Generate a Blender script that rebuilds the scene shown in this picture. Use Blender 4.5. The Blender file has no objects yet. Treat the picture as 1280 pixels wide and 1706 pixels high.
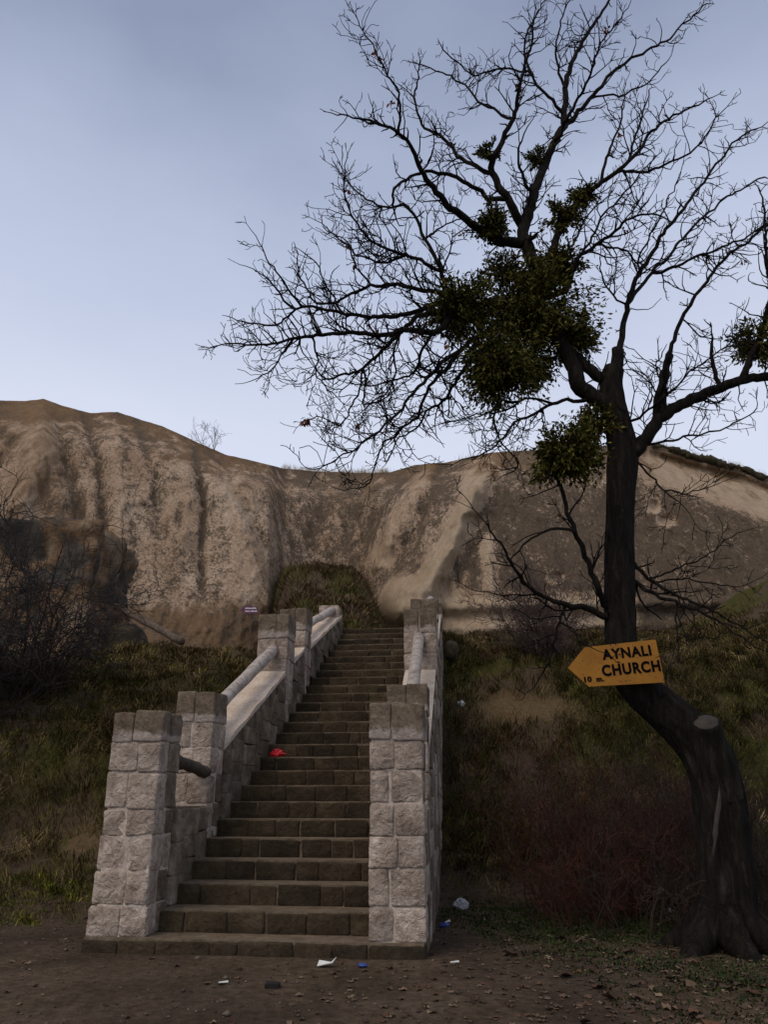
import bpy, math, random
import numpy as np
from mathutils import Vector, Matrix
R = math.radians
random.seed(7); rng = np.random.default_rng(7)
sc = bpy.context.scene
col = sc.collection

# ------------------------------------------------------------------ camera
F, CX, CY, PITCH, EYE = 1331.0, 640.0, 853.0, R(19.73), 1.293
cam_d = bpy.data.cameras.new('camera'); cam = bpy.data.objects.new('camera', cam_d); col.objects.link(cam)
cam.location = (0, 0, EYE); cam.rotation_euler = (R(90) + PITCH, 0, 0)
cam_d.sensor_fit = 'VERTICAL'; cam_d.sensor_height = 24.0; cam_d.lens = 24.0 * F / 1706.0
cam_d.clip_start = 0.05; cam_d.clip_end = 2000
sc.camera = cam
# ------------------------------------------------------------------ sky (thin even overcast) and sun
SUN_AZ, SUN_EL = R(222), R(52)            # compass-like, clockwise from +Y
w = bpy.data.worlds.new('World'); sc.world = w; w.use_nodes = True
nt = w.node_tree; nt.nodes.clear()
def N(t, kind, **kw):
    n = t.nodes.new(kind)
    for k, v in kw.items(): setattr(n, k, v)
    return n
out = N(nt, 'ShaderNodeOutputWorld'); bg = N(nt, 'ShaderNodeBackground')
sky = N(nt, 'ShaderNodeTexSky', sky_type='NISHITA'); sky.sun_disc = False
sky.sun_elevation = SUN_EL; sky.sun_rotation = SUN_AZ; sky.dust_density = 3.0
tc = N(nt, 'ShaderNodeTexCoord'); sep = N(nt, 'ShaderNodeSeparateXYZ')
nt.links.new(tc.outputs['Generated'], sep.inputs[0])
ramp = N(nt, 'ShaderNodeValToRGB')
e = ramp.color_ramp.elements
e[0].position = 0.0; e[0].color = (7.6, 8.2, 9.5, 1)
e[1].position = 1.0; e[1].color = (2.6, 3.0, 4.3, 1)
m = e.new(0.40); m.color = (7.7, 8.2, 9.8, 1)
m = e.new(0.62); m.color = (5.5, 6.15, 8.0, 1)
m = e.new(0.79); m.color = (3.0, 3.5, 5.0, 1)
nz = N(nt, 'ShaderNodeTexNoise'); nz.inputs['Scale'].default_value = 2.2; nz.inputs['Detail'].default_value = 6; nz.inputs['Roughness'].default_value = .5
mp = N(nt, 'ShaderNodeMapping'); mp.inputs['Scale'].default_value = (1, 1, 2.2)
nt.links.new(tc.outputs['Generated'], mp.inputs[0]); nt.links.new(mp.outputs[0], nz.inputs['Vector'])
ma = N(nt, 'ShaderNodeMath', operation='MULTIPLY_ADD'); ma.inputs[1].default_value = .24; ma.inputs[2].default_value = -.12
nt.links.new(nz.outputs['Fac'], ma.inputs[0])
ad = N(nt, 'ShaderNodeMath', operation='ADD'); nt.links.new(sep.outputs['Z'], ad.inputs[0]); nt.links.new(ma.outputs[0], ad.inputs[1])
nt.links.new(ad.outputs[0], ramp.inputs[0])
mx = N(nt, 'ShaderNodeMix', data_type='RGBA'); mx.inputs[0].default_value = .86
nt.links.new(sky.outputs[0], mx.inputs[6]); nt.links.new(ramp.outputs[0], mx.inputs[7])
nt.links.new(mx.outputs[2], bg.inputs[0]); bg.inputs[1].default_value = .10
nt.links.new(bg.outputs[0], out.inputs[0])
sun_d = bpy.data.lights.new('sun', 'SUN'); sun = bpy.data.objects.new('sun', sun_d); col.objects.link(sun)
sun_d.energy = 1.5; sun_d.angle = R(40); sun_d.color = (1.0, .86, .70)
sv = Vector((math.sin(SUN_AZ) * math.cos(SUN_EL), math.cos(SUN_AZ) * math.cos(SUN_EL), math.sin(SUN_EL)))
sun.rotation_euler = (-sv).to_track_quat('-Z', 'Y').to_euler()
sc.view_settings.view_transform = 'Standard'; sc.view_settings.look = 'None'
sc.view_settings.gamma = 1; sc.view_settings.use_curve_mapping = False; sc.view_settings.exposure = 0.0

# ------------------------------------------------------------------ helpers
cp, sp_ = math.cos(PITCH), math.sin(PITCH)
def at(px, py, Y):
    """world point on the plane y=Y seen along a photo direction (planning aid: every thing gets its own distance)"""
    a = (np.asarray(px, float) - CX) / F; b = (CY - np.asarray(py, float)) / F
    dy = cp - b * sp_; dz = sp_ + b * cp
    k = Y / dy
    return np.stack(np.broadcast_arrays(a * k, Y + 0 * k, EYE + dz * k), -1)
def depth(p): return p[..., 1] * cp + (p[..., 2] - EYE) * sp_

_perm = np.random.default_rng(3).random((64, 64, 64))
def vnoise(x, y, z=0.0):
    x, y, z = np.broadcast_arrays(np.asarray(x, float), y, z)
    xi, yi, zi = np.floor(x).astype(int), np.floor(y).astype(int), np.floor(z).astype(int)
    fx, fy, fz = x - xi, y - yi, z - zi
    fx, fy, fz = (f * f * (3 - 2 * f) for f in (fx, fy, fz))
    g = lambda a, b, c: _perm[(xi + a) & 63, (yi + b) & 63, (zi + c) & 63]
    l = lambda a, b, t: a + (b - a) * t
    return l(l(l(g(0,0,0), g(1,0,0), fx), l(g(0,1,0), g(1,1,0), fx), fy), l(l(g(0,0,1), g(1,0,1), fx), l(g(0,1,1), g(1,1,1), fx), fy), fz) * 2 - 1
def fbm(x, y, z=0.0, o=4, g=.5):
    s, a, t = 0, 1.0, 0
    for i in range(o):
        s = s + a * vnoise(np.asarray(x) * 2**i + 17 * i, np.asarray(y) * 2**i + 5 * i, np.asarray(z) * 2**i + 11 * i); t += a; a *= g
    return s / t
def sstep(a, b, x):
    t = np.clip((np.asarray(x, float) - a) / (b - a), 0, 1); return t * t * (3 - 2 * t)

def mesh_np(name, V, Fc, smooth=False, colr=None):
    """V (n,3), Fc (m,k)"""
    me = bpy.data.meshes.new(name); V = np.asarray(V, np.float32); Fc = np.asarray(Fc, np.int32)
    k = Fc.shape[1]
    me.vertices.add(len(V)); me.vertices.foreach_set('co', V.ravel())
    me.loops.add(Fc.size); me.loops.foreach_set('vertex_index', Fc.ravel())
    me.polygons.add(len(Fc)); me.polygons.foreach_set('loop_start', np.arange(0, Fc.size, k, dtype=np.int32))
    if smooth: me.polygons.foreach_set('use_smooth', np.ones(len(Fc), bool))
    me.update(calc_edges=True)
    if colr is not None:
        c = np.ones((len(V), 4), np.float32); c[:, :3] = colr
        at_ = me.color_attributes.new('tone', 'FLOAT_COLOR', 'POINT'); at_.data.foreach_set('color', c.ravel())
    return me
def link(name, me, mat=None, parent=None, loc=None, label=None, cat=None, group=None, kind=None):
    o = bpy.data.objects.new(name, me); col.objects.link(o)
    if me is not None and mat is not None:
        if not me.materials: me.materials.append(mat)
    if parent is not None: o.parent = parent
    if loc is not None: o.location = loc
    if label: o['label'] = label
    if cat: o['category'] = cat
    if group: o['group'] = group
    if kind: o['kind'] = kind
    return o
def thing(name, label, cat, loc=(0, 0, 0), rotz=0, group=None):
    o = link(name, None, loc=loc, label=label, cat=cat, group=group); o.rotation_euler = (0, 0, rotz); return o
class MB:
    def __init__(s): s.v = []; s.f = []
    def quad_box(s, lo, hi):
        b = len(s.v)
        for z in (lo[2], hi[2]):
            for (x, y) in ((lo[0], lo[1]), (hi[0], lo[1]), (hi[0], hi[1]), (lo[0], hi[1])): s.v.append((x, y, z))
        s.f += [[b+3, b+2, b+1, b], [b+4, b+5, b+6, b+7], [b, b+1, b+5, b+4], [b+1, b+2, b+6, b+5], [b+2, b+3, b+7, b+6], [b+3, b, b+4, b+7]]
    def prism(s, poly, axis, a0, a1):
        """poly: list of (p,q); axis 'x': (p,q)=(y,z) ; extruded a0..a1"""
        b = len(s.v); n = len(poly)
        for a in (a0, a1):
            for p, q in poly: s.v.append((a, p, q) if axis == 'x' else (p, a, q) if axis == 'y' else (p, q, a))
        s.f.append(list(range(b, b + n))[::-1]); s.f.append(list(range(b + n, b + 2 * n)))
        for i in range(n): j = (i + 1) % n; s.f.append([b + i, b + j, b + n + j, b + n + i])
    def mesh(s, name, smooth=False):
        me = bpy.data.meshes.new(name); me.from_pydata([tuple(v) for v in s.v], [], s.f)
        if smooth:
            for p in me.polygons: p.use_smooth = True
        import bmesh
        bm = bmesh.new(); bm.from_mesh(me); bmesh.ops.recalc_face_normals(bm, faces=bm.faces); bm.to_mesh(me); bm.free()
        return me
class Tubes:
    def __init__(s): s.V = []; s.F = []; s.n = 0
    def add(s, P, rad, sides=5, cap=True, rough=0.0):
        P = np.asarray(P, float); rad = np.asarray(rad, float); n = len(P)
        T = np.gradient(P, axis=0); T /= np.linalg.norm(T, axis=1)[:, None] + 1e-9
        ref = np.array([0.31, 0.77, 0.55]) if abs(T[0] @ np.array([.31, .77, .55])) < .93 else np.array([.9, -.3, .1])
        A = np.cross(T, ref); A /= np.linalg.norm(A, axis=1)[:, None] + 1e-9
        B = np.cross(T, A)
        th = np.linspace(0, 2 * math.pi, sides, endpoint=False)
        rr = rad[:, None] * np.ones(sides)
        if rough: rr = rr * (1 + rough * rng.uniform(-1, 1, rr.shape))
        V = P[:, None] + rr[..., None] * (np.cos(th)[None, :, None] * A[:, None] + np.sin(th)[None, :, None] * B[:, None])
        s.V.append(V.reshape(-1, 3))
        i = np.arange(n - 1)[:, None] * sides + s.n; j = np.arange(sides)[None]; j2 = (j + 1) % sides
        s.F.append(np.stack([i + j, i + j2, i + sides + j2, i + sides + j], -1).reshape(-1, 4))
        s.n += n * sides
        if cap:
            for ring, pt in ((0, P[0]), (n - 1, P[-1])):
                s.V.append(pt[None]); c = s.n; s.n += 1
                b = s.n - 1 - n * sides - (0 if ring == 0 else 1) + ring * sides
                q = b + np.arange(sides)
                s.F.append(np.stack([q, b + (np.arange(sides) + 1) % sides, np.full(sides, c), np.full(sides, c)], -1))
    def mesh(s, name):
        V = np.concatenate(s.V); Fq = np.concatenate(s.F)
        me = bpy.data.meshes.new(name)
        tri = Fq[:, 2] == Fq[:, 3]
        lens = np.where(tri, 3, 4).astype(np.int32)
        mask = np.ones(Fq.shape, bool); mask[tri, 3] = False
        lv = Fq[mask].astype(np.int32); ls = np.concatenate([[0], np.cumsum(lens)[:-1]]).astype(np.int32)
        me.vertices.add(len(V)); me.vertices.foreach_set('co', V.astype(np.float32).ravel())
        me.loops.add(len(lv)); me.loops.foreach_set('vertex_index', lv)
        me.polygons.add(len(lens)); me.polygons.foreach_set('loop_start', ls)
        me.polygons.foreach_set('use_smooth', np.ones(len(lens), bool))
        me.update(calc_edges=True); return me

# ------------------------------------------------------------------ materials
def mat_base(name, rough=.9, spec=.25):
    m_ = bpy.data.materials.new(name); m_.use_nodes = True; t = m_.node_tree
    b = t.nodes['Principled BSDF']; b.inputs['Roughness'].default_value = rough
    b.inputs['Specular IOR Level'].default_value = spec
    return m_, t, b
def noise_node(t, scale, detail=5, rough=.6, vec=None, stretch=None, dist=0.0):
    g = N(t, 'ShaderNodeNewGeometry'); n = N(t, 'ShaderNodeTexNoise')
    n.inputs['Scale'].default_value = scale; n.inputs['Detail'].default_value = detail; n.inputs['Roughness'].default_value = rough
    n.inputs['Distortion'].default_value = dist
    src = g.outputs['Position']
    if stretch:
        mp_ = N(t, 'ShaderNodeMapping'); mp_.inputs['Scale'].default_value = stretch; t.links.new(src, mp_.inputs[0]); src = mp_.outputs[0]
    t.links.new(src, n.inputs['Vector']); return n.outputs['Fac']
def rampn(t, fac, stops):
    r = N(t, 'ShaderNodeValToRGB'); el = r.color_ramp.elements
    el[0].position, el[0].color = stops[0][0], (*stops[0][1], 1); el[1].position, el[1].color = stops[-1][0], (*stops[-1][1], 1)
    for p, c in stops[1:-1]: q = el.new(p); q.color = (*c, 1)
    t.links.new(fac, r.inputs[0]); return r.outputs[0]
def mixn(t, fac, a, b, mode='MIX'):
    m_ = N(t, 'ShaderNodeMix', data_type='RGBA', blend_type=mode)
    for s, v in ((0, fac), (6, a), (7, b)):
        if isinstance(v, (int, float)): m_.inputs[s].default_value = v
        elif isinstance(v, tuple): m_.inputs[s].default_value = (*v, 1)
        else: t.links.new(v, m_.inputs[s])
    return m_.outputs[2]
def mth(t, op, a, b=0.0, c=0.0):
    n = N(t, 'ShaderNodeMath', operation=op)
    for i, v in enumerate((a, b, c)):
        if isinstance(v, (int, float)): n.inputs[i].default_value = v
        else: t.links.new(v, n.inputs[i])
    return n.outputs[0]
def bump(t, b, h, strength=.5, dist=.02):
    n = N(t, 'ShaderNodeBump'); n.inputs['Strength'].default_value = strength; n.inputs['Distance'].default_value = dist
    t.links.new(h, n.inputs['Height']); t.links.new(n.outputs[0], b.inputs['Normal'])
def stone_mat(name, c0, c1, c2, sc1=5, sc2=26, bs=.7, bd=.02, rnd=.25, rough=.9):
    m_, t, b = mat_base(name, rough)
    n1 = noise_node(t, sc1, 5, .65, dist=.4); n2 = noise_node(t, sc2, 6, .7)
    c = rampn(t, n1, [(.3, c0), (.5, c1), (.7, c2)])
    v = rampn(t, n2, [(.3, (.62, .62, .62)), (.7, (1.2, 1.2, 1.2))])
    c = mixn(t, 1.0, c, v, 'MULTIPLY')
    oi = N(t, 'ShaderNodeObjectInfo')
    k = mth(t, 'MULTIPLY_ADD', oi.outputs['Random'], 2 * rnd, 1 - rnd)
    cmb = N(t, 'ShaderNodeCombineColor'); [t.links.new(k, cmb.inputs[i]) for i in range(3)]
    c = mixn(t, 1.0, c, cmb.outputs[0], 'MULTIPLY')
    t.links.new(c, b.inputs['Base Color'])
    hh = mth(t, 'ADD', mth(t, 'MULTIPLY', noise_node(t, sc1 * 2.2, 4, .6, dist=1.0), 1.0), mth(t, 'MULTIPLY', n2, .5))
    bump(t, b, hh, bs, bd); return m_
def plain(name, c, rough=.8, var=.2, sc_=8, bs=0, spec=.25):
    m_, t, b = mat_base(name, rough, spec)
    n = noise_node(t, sc_, 5, .6)
    lo = tuple(x * (1 - var) for x in c); hi = tuple(min(1, x * (1 + var)) for x in c)
    t.links.new(rampn(t, n, [(.3, lo), (.7, hi)]), b.inputs['Base Color'])
    if bs: bump(t, b, n, bs, .01)
    return m_
def tone_mat(name, rough=.8, trans=0.0, spec=.2):
    m_, t, b = mat_base(name, rough, spec)
    a = N(t, 'ShaderNodeAttribute'); a.attribute_name = 'tone'
    t.links.new(a.outputs['Color'], b.inputs['Base Color'])
    return m_
M = {}
M['step_stone'] = stone_mat('dark_brown_step_stone', (.026, .0175, .0090), (.044, .031, .0165), (.074, .054, .031), 4, 30, 1.0, .03, .35)
M['step_mortar'] = stone_mat('dusty_step_mortar', (.090, .065, .040), (.145, .108, .070), (.21, .16, .108), 7, 40, .7, .015, .05)
M['white_stone'] = stone_mat('whitewashed_stone', (.225, .172, .130), (.375, .300, .240), (.54, .452, .378), 5.0, 22, 1.0, .05, .16)
M['white_mortar'] = stone_mat('whitewashed_mortar', (.37, .29, .228), (.49, .405, .335), (.57, .49, .42), 9, 40, .8, .02, .03)
M['side_stone'] = stone_mat('worn_wall_stone', (.085, .062, .040), (.16, .122, .085), (.32, .262, .205), 3.5, 24, 1.0, .035, .25)
M['side_mortar'] = stone_mat('brown_wall_mortar', (.10, .078, .056), (.15, .118, .088), (.21, .17, .135), 6, 30, .8, .02, .03)
M['coping'] = stone_mat('pinkish_plaster_coping', (.46, .36, .275), (.55, .445, .35), (.62, .525, .43), 3, 30, .5, .015, .02)
M['white_log'] = stone_mat('whitewashed_log', (.20, .16, .13), (.40, .345, .30), (.50, .44, .39), 9, 45, .6, .01, .05)
M['dark_log'] = stone_mat('weathered_log', (.04, .03, .022), (.07, .054, .04), (.11, .088, .066), 9, 45, .6, .01, .05)
M['grey_log'] = stone_mat('grey_weathered_pole', (.06, .042, .03), (.10, .074, .055), (.16, .12, .09), 9, 45, .6, .01, .05)
# top course: bare brown stone, whitewash only on its ragged lower edge
m_, t, b = mat_base('bare_brown_stone', .9)
n1 = noise_node(t, 6, 5, .65, dist=.5); n2 = noise_node(t, 26, 6, .7); n3 = noise_node(t, 9, 3, .6)
c = rampn(t, n1, [(.3, (.085, .062, .040)), (.5, (.15, .113, .078)), (.7, (.23, .18, .132))])
tcn = N(t, 'ShaderNodeTexCoord'); sx_ = N(t, 'ShaderNodeSeparateXYZ'); t.links.new(tcn.outputs['Generated'], sx_.inputs[0])
edge_ = mth(t, 'ADD', sx_.outputs[2], mth(t, 'MULTIPLY_ADD', n3, -.6, .3))
c = mixn(t, rampn(t, edge_, [(.22, (1, 1, 1)), (.34, (0, 0, 0))]), c, (.38, .315, .265))
c = mixn(t, 1.0, c, rampn(t, n2, [(.3, (.65, .65, .65)), (.7, (1.2, 1.2, 1.2))]), 'MULTIPLY'); t.links.new(c, b.inputs['Base Color'])
bump(t, b, mth(t, 'ADD', n1, mth(t, 'MULTIPLY', n2, .5)), 1.0, .04); M['brown_stone'] = m_

# ------------------------------------------------------------------ the stair frame: u to the right, v up the hill
SA = R(7.3); S0 = np.array([-1.09, 7.40])
su = np.array([math.cos(SA), -math.sin(SA)]); sv2 = np.array([math.sin(SA), math.cos(SA)])
RISE, TREAD, NST, HALF = .18, .375, 26, .97
def to_uv(X, Y):
    dx, dy = np.asarray(X) - S0[0], np.asarray(Y) - S0[1]
    return dx * su[0] + dy * su[1], dx * sv2[0] + dy * sv2[1]

# ------------------------------------------------------------------ terrain
def pl(x, xs, ys): return np.interp(x, xs, ys)
def terrain_z(X, Y):
    X = np.asarray(X, float); Y = np.asarray(Y, float)
    u, v = to_uv(X, Y)
    lump = fbm(X * .55, Y * .55, 3.3, 4) ; fine = fbm(X * 2.1, Y * 2.1, 7.7, 3)
    wob = fbm(X * .3, 4.2, 0, 2) * .7
    Yl = Y + wob
    zl = pl(Yl, [-200, 9.6, 10.6, 11.6, 13, 14.5, 16, 18, 20, 27, 34, 60], [0, 0, .32, 1.0, 2.15, 3.1, 3.75, 4.25, 4.6, 5.9, 6.6, 7])
    zr = pl(Yl, [-200, 10.2, 11.2, 12.2, 13.2, 14.6, 15.6, 17, 20, 30, 36, 60], [0, .0, .35, .95, 1.75, 2.95, 3.65, 4.15, 4.95, 7.0, 7.6, 8])
    # the right bank swings higher further to the right, and comes nearer
    far = sstep(6.5, 13, X - .22 * (Y - 14)); zr = zr + far * pl(Y, [10, 14, 20, 28], [0, .3, 1.6, 2.6])
    # talus filling the recess behind the stair head
    azx = X / np.maximum(Y, 1) + .012 * fbm(X * .6, Y * .6, 8.8, 3); el_ = -.112 - .0032 * (Y - 18)
    tal = sstep(el_ - .012, el_ + .030, azx) * (1 - sstep(-.045, .022, azx))
    zt = pl(Y, [17.5, 20, 26, 31, 34, 60], [4.4, 5.2, 7.8, 9.9, 10.6, 10.8]) + .45 * fbm(X * .7, Y * .7, 2.8, 4)
    f = sstep(-.3, .6, u); z = zl * (1 - f) + zr * f
    z = z + tal * np.maximum(0, zt - z) * sstep(17, 19, Y)
    bank = sstep(.15, 1.0, z)
    z = z + bank * (.42 * lump + .22 * fine) + (1 - bank) * (.035 * lump + .012 * fine)
    z = z + .06 * sstep(5.0, 7.0, Y) * (1 - bank)
    # cut for the staircase
    zst = np.maximum(v * RISE / TREAD - .30, -.4)
    inside = (1 - sstep(1.10, 1.42, np.abs(u))) * sstep(.06, .4, v) * (1 - sstep(9.5, 10.2, v))
    z = np.where(inside > 0, z * (1 - inside) + np.minimum(z, zst) * inside, z)
    top = (1 - sstep(1.0, 2.4, np.abs(u))) * sstep(9.3, 9.9, v) * (1 - sstep(10.3, 12.5, v))
    z = z * (1 - top) + 4.62 * top
    return z
def axis(segs):
    o = []
    for a, b, n in segs: o.append(np.linspace(a, b, n, endpoint=False))
    return np.concatenate(o + [[segs[-1][1]]])
gx = axis([(-200, -40, 10), (-40, -14, 40), (-14, 12, 230), (12, 40, 40), (40, 200, 10)])
gy = axis([(-120, -10, 14), (-10, 3, 40), (3, 21, 190), (21, 38, 70), (38, 200, 12)])
GX, GY = np.meshgrid(gx, gy); GZ = terrain_z(GX, GY)
nx, ny = len(gx), len(gy)
def gridfaces(nr, nc):
    i = np.arange(nr - 1)[:, None] * nc + np.arange(nc - 1)[None]
    return np.stack([i, i + 1, i + nc + 1, i + nc], -1).reshape(-1, 4)
slope_green = np.zeros(GX.shape)
bankm = sstep(.08, .5, GZ)
greenn = fbm(GX * .8, GY * .8, 1.1, 4)
def scar_fn(X, Y):
    q_ = .55 * fbm(X * 1.6, Y * 1.6, 5.0, 3)
    return np.exp(-(((X - 2.45) / .85)**2 + ((Y - 14.6) / .42)**2) * (1 + 1.6 * q_)) + .7 * np.exp(-(((X + 3.9) / .5)**2 + ((Y - 11.2) / .5)**2) * (1 + 1.6 * q_))
scar = scar_fn(GX, GY)
tone = np.stack([bankm, np.clip(.5 + .9 * greenn, 0, 1), np.clip(scar * 1.6, 0, 1)], -1)
me = mesh_np('ground', np.stack([GX, GY, GZ], -1).reshape(-1, 3), gridfaces(ny, nx), True, tone.reshape(-1, 3))
m_, t, b = mat_base('earth', .95, .15)
a = N(t, 'ShaderNodeAttribute'); a.attribute_name = 'tone'; sp3 = N(t, 'ShaderNodeSeparateColor'); t.links.new(a.outputs['Color'], sp3.inputs[0])
n1 = noise_node(t, 1.3, 6, .65); n2 = noise_node(t, 14, 6, .7); n3 = noise_node(t, 60, 4, .7)
n1b = noise_node(t, .55, 4, .6)
flat = rampn(t, n1, [(.3, (.070, .048, .029)), (.5, (.108, .077, .050)), (.7, (.145, .109, .077))])
flat = mixn(t, 1.0, flat, rampn(t, n1b, [(.35, (.62, .60, .58)), (.6, (1.12, 1.1, 1.08))]), 'MULTIPLY')
flat = mixn(t, 1.0, flat, rampn(t, n2, [(.3, (.45, .42, .38)), (.65, (1.3, 1.28, 1.25))]), 'MULTIPLY')
soil = rampn(t, n2, [(.3, (.055, .036, .022)), (.7, (.12, .085, .055))])
moss = rampn(t, n2, [(.3, (.032, .029, .010)), (.6, (.075, .070, .015)), (.8, (.12, .12, .018))])
bankc = mixn(t, rampn(t, sp3.outputs[1], [(.35, (0, 0, 0)), (.6, (1, 1, 1))]), soil, moss)
sandy = rampn(t, n2, [(.3, (.10, .066, .032)), (.7, (.19, .13, .066))])
bankc = mixn(t, sp3.outputs[2], bankc, sandy)
c = mixn(t, sp3.outputs[0], flat, bankc)
t.links.new(c, b.inputs['Base Color'])
bump(t, b, mth(t, 'ADD', n2, mth(t, 'MULTIPLY', n3, .5)), 1.0, .06)
link('ground', me, m_, kind='structure')

# ------------------------------------------------------------------ the cliff
sky_pts = [(-900, 700), (-300, 655), (0, 667), (40, 668), (72, 664), (105, 676), (150, 688), (195, 686), (222, 695), (270, 710), (320, 733), (375, 757), (430, 770), (470, 780), (520, 785),
           (600, 788), (650, 787), (690, 775), (745, 770), (800, 757), (840, 752), (900, 750), (980, 745), (1050, 738), (1100, 742), (1150, 758), (1200, 772), (1240, 781), (1265, 793), (1300, 800), (1500, 850), (2000, 950)]
SXp, SYp = zip(*sky_pts)
base_pts = [(-900, 1120), (0, 1110), (200, 1100), (430, 1100), (500, 1010), (560, 985), (620, 1020), (680, 1090), (900, 1110), (1280, 1085), (2000, 1085)]
pxs = axis([(-900, -60, 110), (-60, 1340, 560), (1340, 2000, 70)]); nr = 190
tt = np.linspace(0, 1, nr)
PX = np.tile(pxs, (nr, 1)); TT = np.tile(tt[:, None], (1, len(pxs)))
SKY = np.interp(pxs, SXp, SYp) + 1.2 * fbm(pxs * .05, 0.5, 0, 3); BAS = np.full(len(pxs), 1130.0)
PY = BAS[None] + (SKY - BAS)[None] * TT
D = np.interp(PX, [-900, 0, 200, 400, 448, 475, 540, 605, 650, 720, 820, 900, 1050, 1280, 2000], [24, 25.2, 26.6, 27.9, 28.9, 31.6, 32.8, 33.0, 31.0, 28.9, 28.0, 28.3, 29.2, 30.5, 33])
D = D + (1130 - PY) / 300.0 * 4.2
D = D + 2.4 * sstep(.80, 1.0, TT)**2
def poly_off(pts):
    ys = [p[1] for p in pts]; xs = [p[0] for p in pts]
    if ys[0] > ys[-1]: ys, xs = ys[::-1], xs[::-1]
    dx = PX - np.interp(PY, ys, xs); inn = sstep(ys[0] - 25, ys[0] + 25, PY) * (1 - sstep(ys[-1] - 25, ys[-1] + 40, PY))
    return dx, inn
wob = 16 * fbm(PX * .012, PY * .012, 2.2, 4)
streak = np.zeros_like(PX); palem = np.zeros_like(PX)
for pts, amp, wd, st in [
    ([(90, 690), (124, 827), (150, 930)], 1.0, 20, .5), ([(139, 690), (165, 764), (171, 865), (185, 960)], .8, 12, .7),
    ([(229, 705), (259, 797), (262, 880)], .45, 13, .6), ([(325, 745), (339, 850), (337, 985)], .7, 10, .9),
    ([(290, 730), (300, 850), (285, 980)], .25, 14, .3), ([(205, 700), (215, 840), (225, 960)], .25, 15, .3),
    ([(360, 757), (397, 827), (439, 902), (470, 1000)], 1.3, 15, .35), ([(747, 765), (702, 864), (650, 965)], .8, 15, .3),
    ([(684, 780), (642, 834), (597, 916)], .7, 15, .3), ([(520, 785), (530, 860), (510, 930)], .5, 22, .25), ([(600, 790), (590, 860), (560, 930)], .4, 16, .25)]:
    wd2 = wd * (.62 if pts[0][0] < 345 else .85); dx, inn = poly_off(pts); g = np.exp(-((dx + wob * .35) / wd2)**2) * inn
    D += amp * .45 * g; streak = np.maximum(streak, st * np.exp(-((dx + wob * .35) / (wd2 * .9))**2) * inn)
for pts, amp, wd, pa in [
    ([(818, 760), (770, 871), (725, 950), (712, 985)], 1.3, 22, .9), ([(715, 775), (672, 850), (625, 940)], .55, 18, .35),
    ([(375, 790), (420, 890), (440, 1000)], .5, 30, .2), ([(70, 664), (60, 760), (30, 860)], .8, 30, .4), ([(300, 760), (305, 900)], .3, 22, .15),
    ([(200, 720), (205, 900)], .35, 24, .1), ([(815, 900), (822, 985)], .25, 12, .8)]:
    dx, inn = poly_off(pts); g = np.exp(-((dx + wob * .6) / wd)**2) * inn
    D -= amp * g; palem = np.maximum(palem, pa * g)
def blob(cx, cy, rx, ry): return np.exp(-(((PX - cx) / rx)**2 + ((PY - cy) / ry)**2)**2)
D -= 2.2 * blob(678, 1003, 40, 44); palem = np.maximum(palem, 1.0 * blob(678, 1003, 40, 40))
for cx, cy, rx, ry, am in [(787, 868, 17, 12, 1.0), (1090, 843, 11, 10, .8), (1112, 867, 14, 9, .8), (925, 962, 13, 9, .8), (742, 975, 12, 14, .6), (640, 925, 18, 16, .4)]:
    D += .45 * am * blob(cx, cy, rx, ry); palem = np.maximum(palem, .55 * blob(cx, cy, rx * 1.3, ry * 1.3))
# undercut, layered foot on the right
lay = sstep(640, 700, PX) * sstep(975, 1000, PY)
D += lay * .5 * sstep(1000, 1040, PY) + lay * .12 * np.sin(PY / 5.5 + PX * .004)
palem = np.maximum(palem, .9 * lay * (1 - sstep(1000, 1100, PX)))
# eroded bright scarp and overhanging turf edge on the right
sky2 = np.interp(PX, SXp, SYp)
scp = sstep(1050, 1110, PX) * sstep(6, 22, PY - sky2) * (1 - sstep(40, 75, PY - sky2 - .05 * (PX - 1080)))
D += 1.2 * scp; palem = np.maximum(palem, .8 * scp)
Xa = at(PX, PY, D)
nxy = fbm(Xa[..., 0] * .35, Xa[..., 2] * .25, Xa[..., 1] * .3, 4); nf = fbm(Xa[..., 0] * 1.6, Xa[..., 2] * 1.1, 5.5, 4, .6); nff = fbm(Xa[..., 0] * 5, Xa[..., 2] * 4, 1.5, 3, .6)
edge = 1 - sstep(.93, 1.0, TT)
flute = fbm(Xa[..., 0] * 1.5 + .5 * nxy, Xa[..., 2] * .16, 8.5, 4, .6); rid = 1 - np.abs(fbm(Xa[..., 0] * 1.1, Xa[..., 2] * .5, 4.5, 4, .55)) * 2
D = D + edge * (.28 * nxy + .13 * nf + .07 * nff + .20 * flute - .10 * np.clip(rid, 0, 1)**3)
V = at(PX, PY, D)
pxn = PX + 70 * nxy + 40 * nf; dark = .22 * sstep(700, 840, pxn + .25 * (PY - 870)) * (1 - palem) * sstep(775, 850, PY + 30 * nf) + .13 * sstep(400, 520, pxn) * (1 - palem)
dark = np.clip(dark + streak * .42, 0, 1)
brown = np.clip(1 - sstep(-10, 60, PY - sky2 + 45 * nf + 30 * nxy), 0, 1) * .8 + .8 * sstep(985, 1040, PY) * (1 - sstep(600, 640, PX))
brown = np.clip(brown + .32 * (1 - sstep(100, 180, PX + 60 * nxy)), 0, 1)
tone = np.stack([dark, palem, brown], -1)
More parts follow.
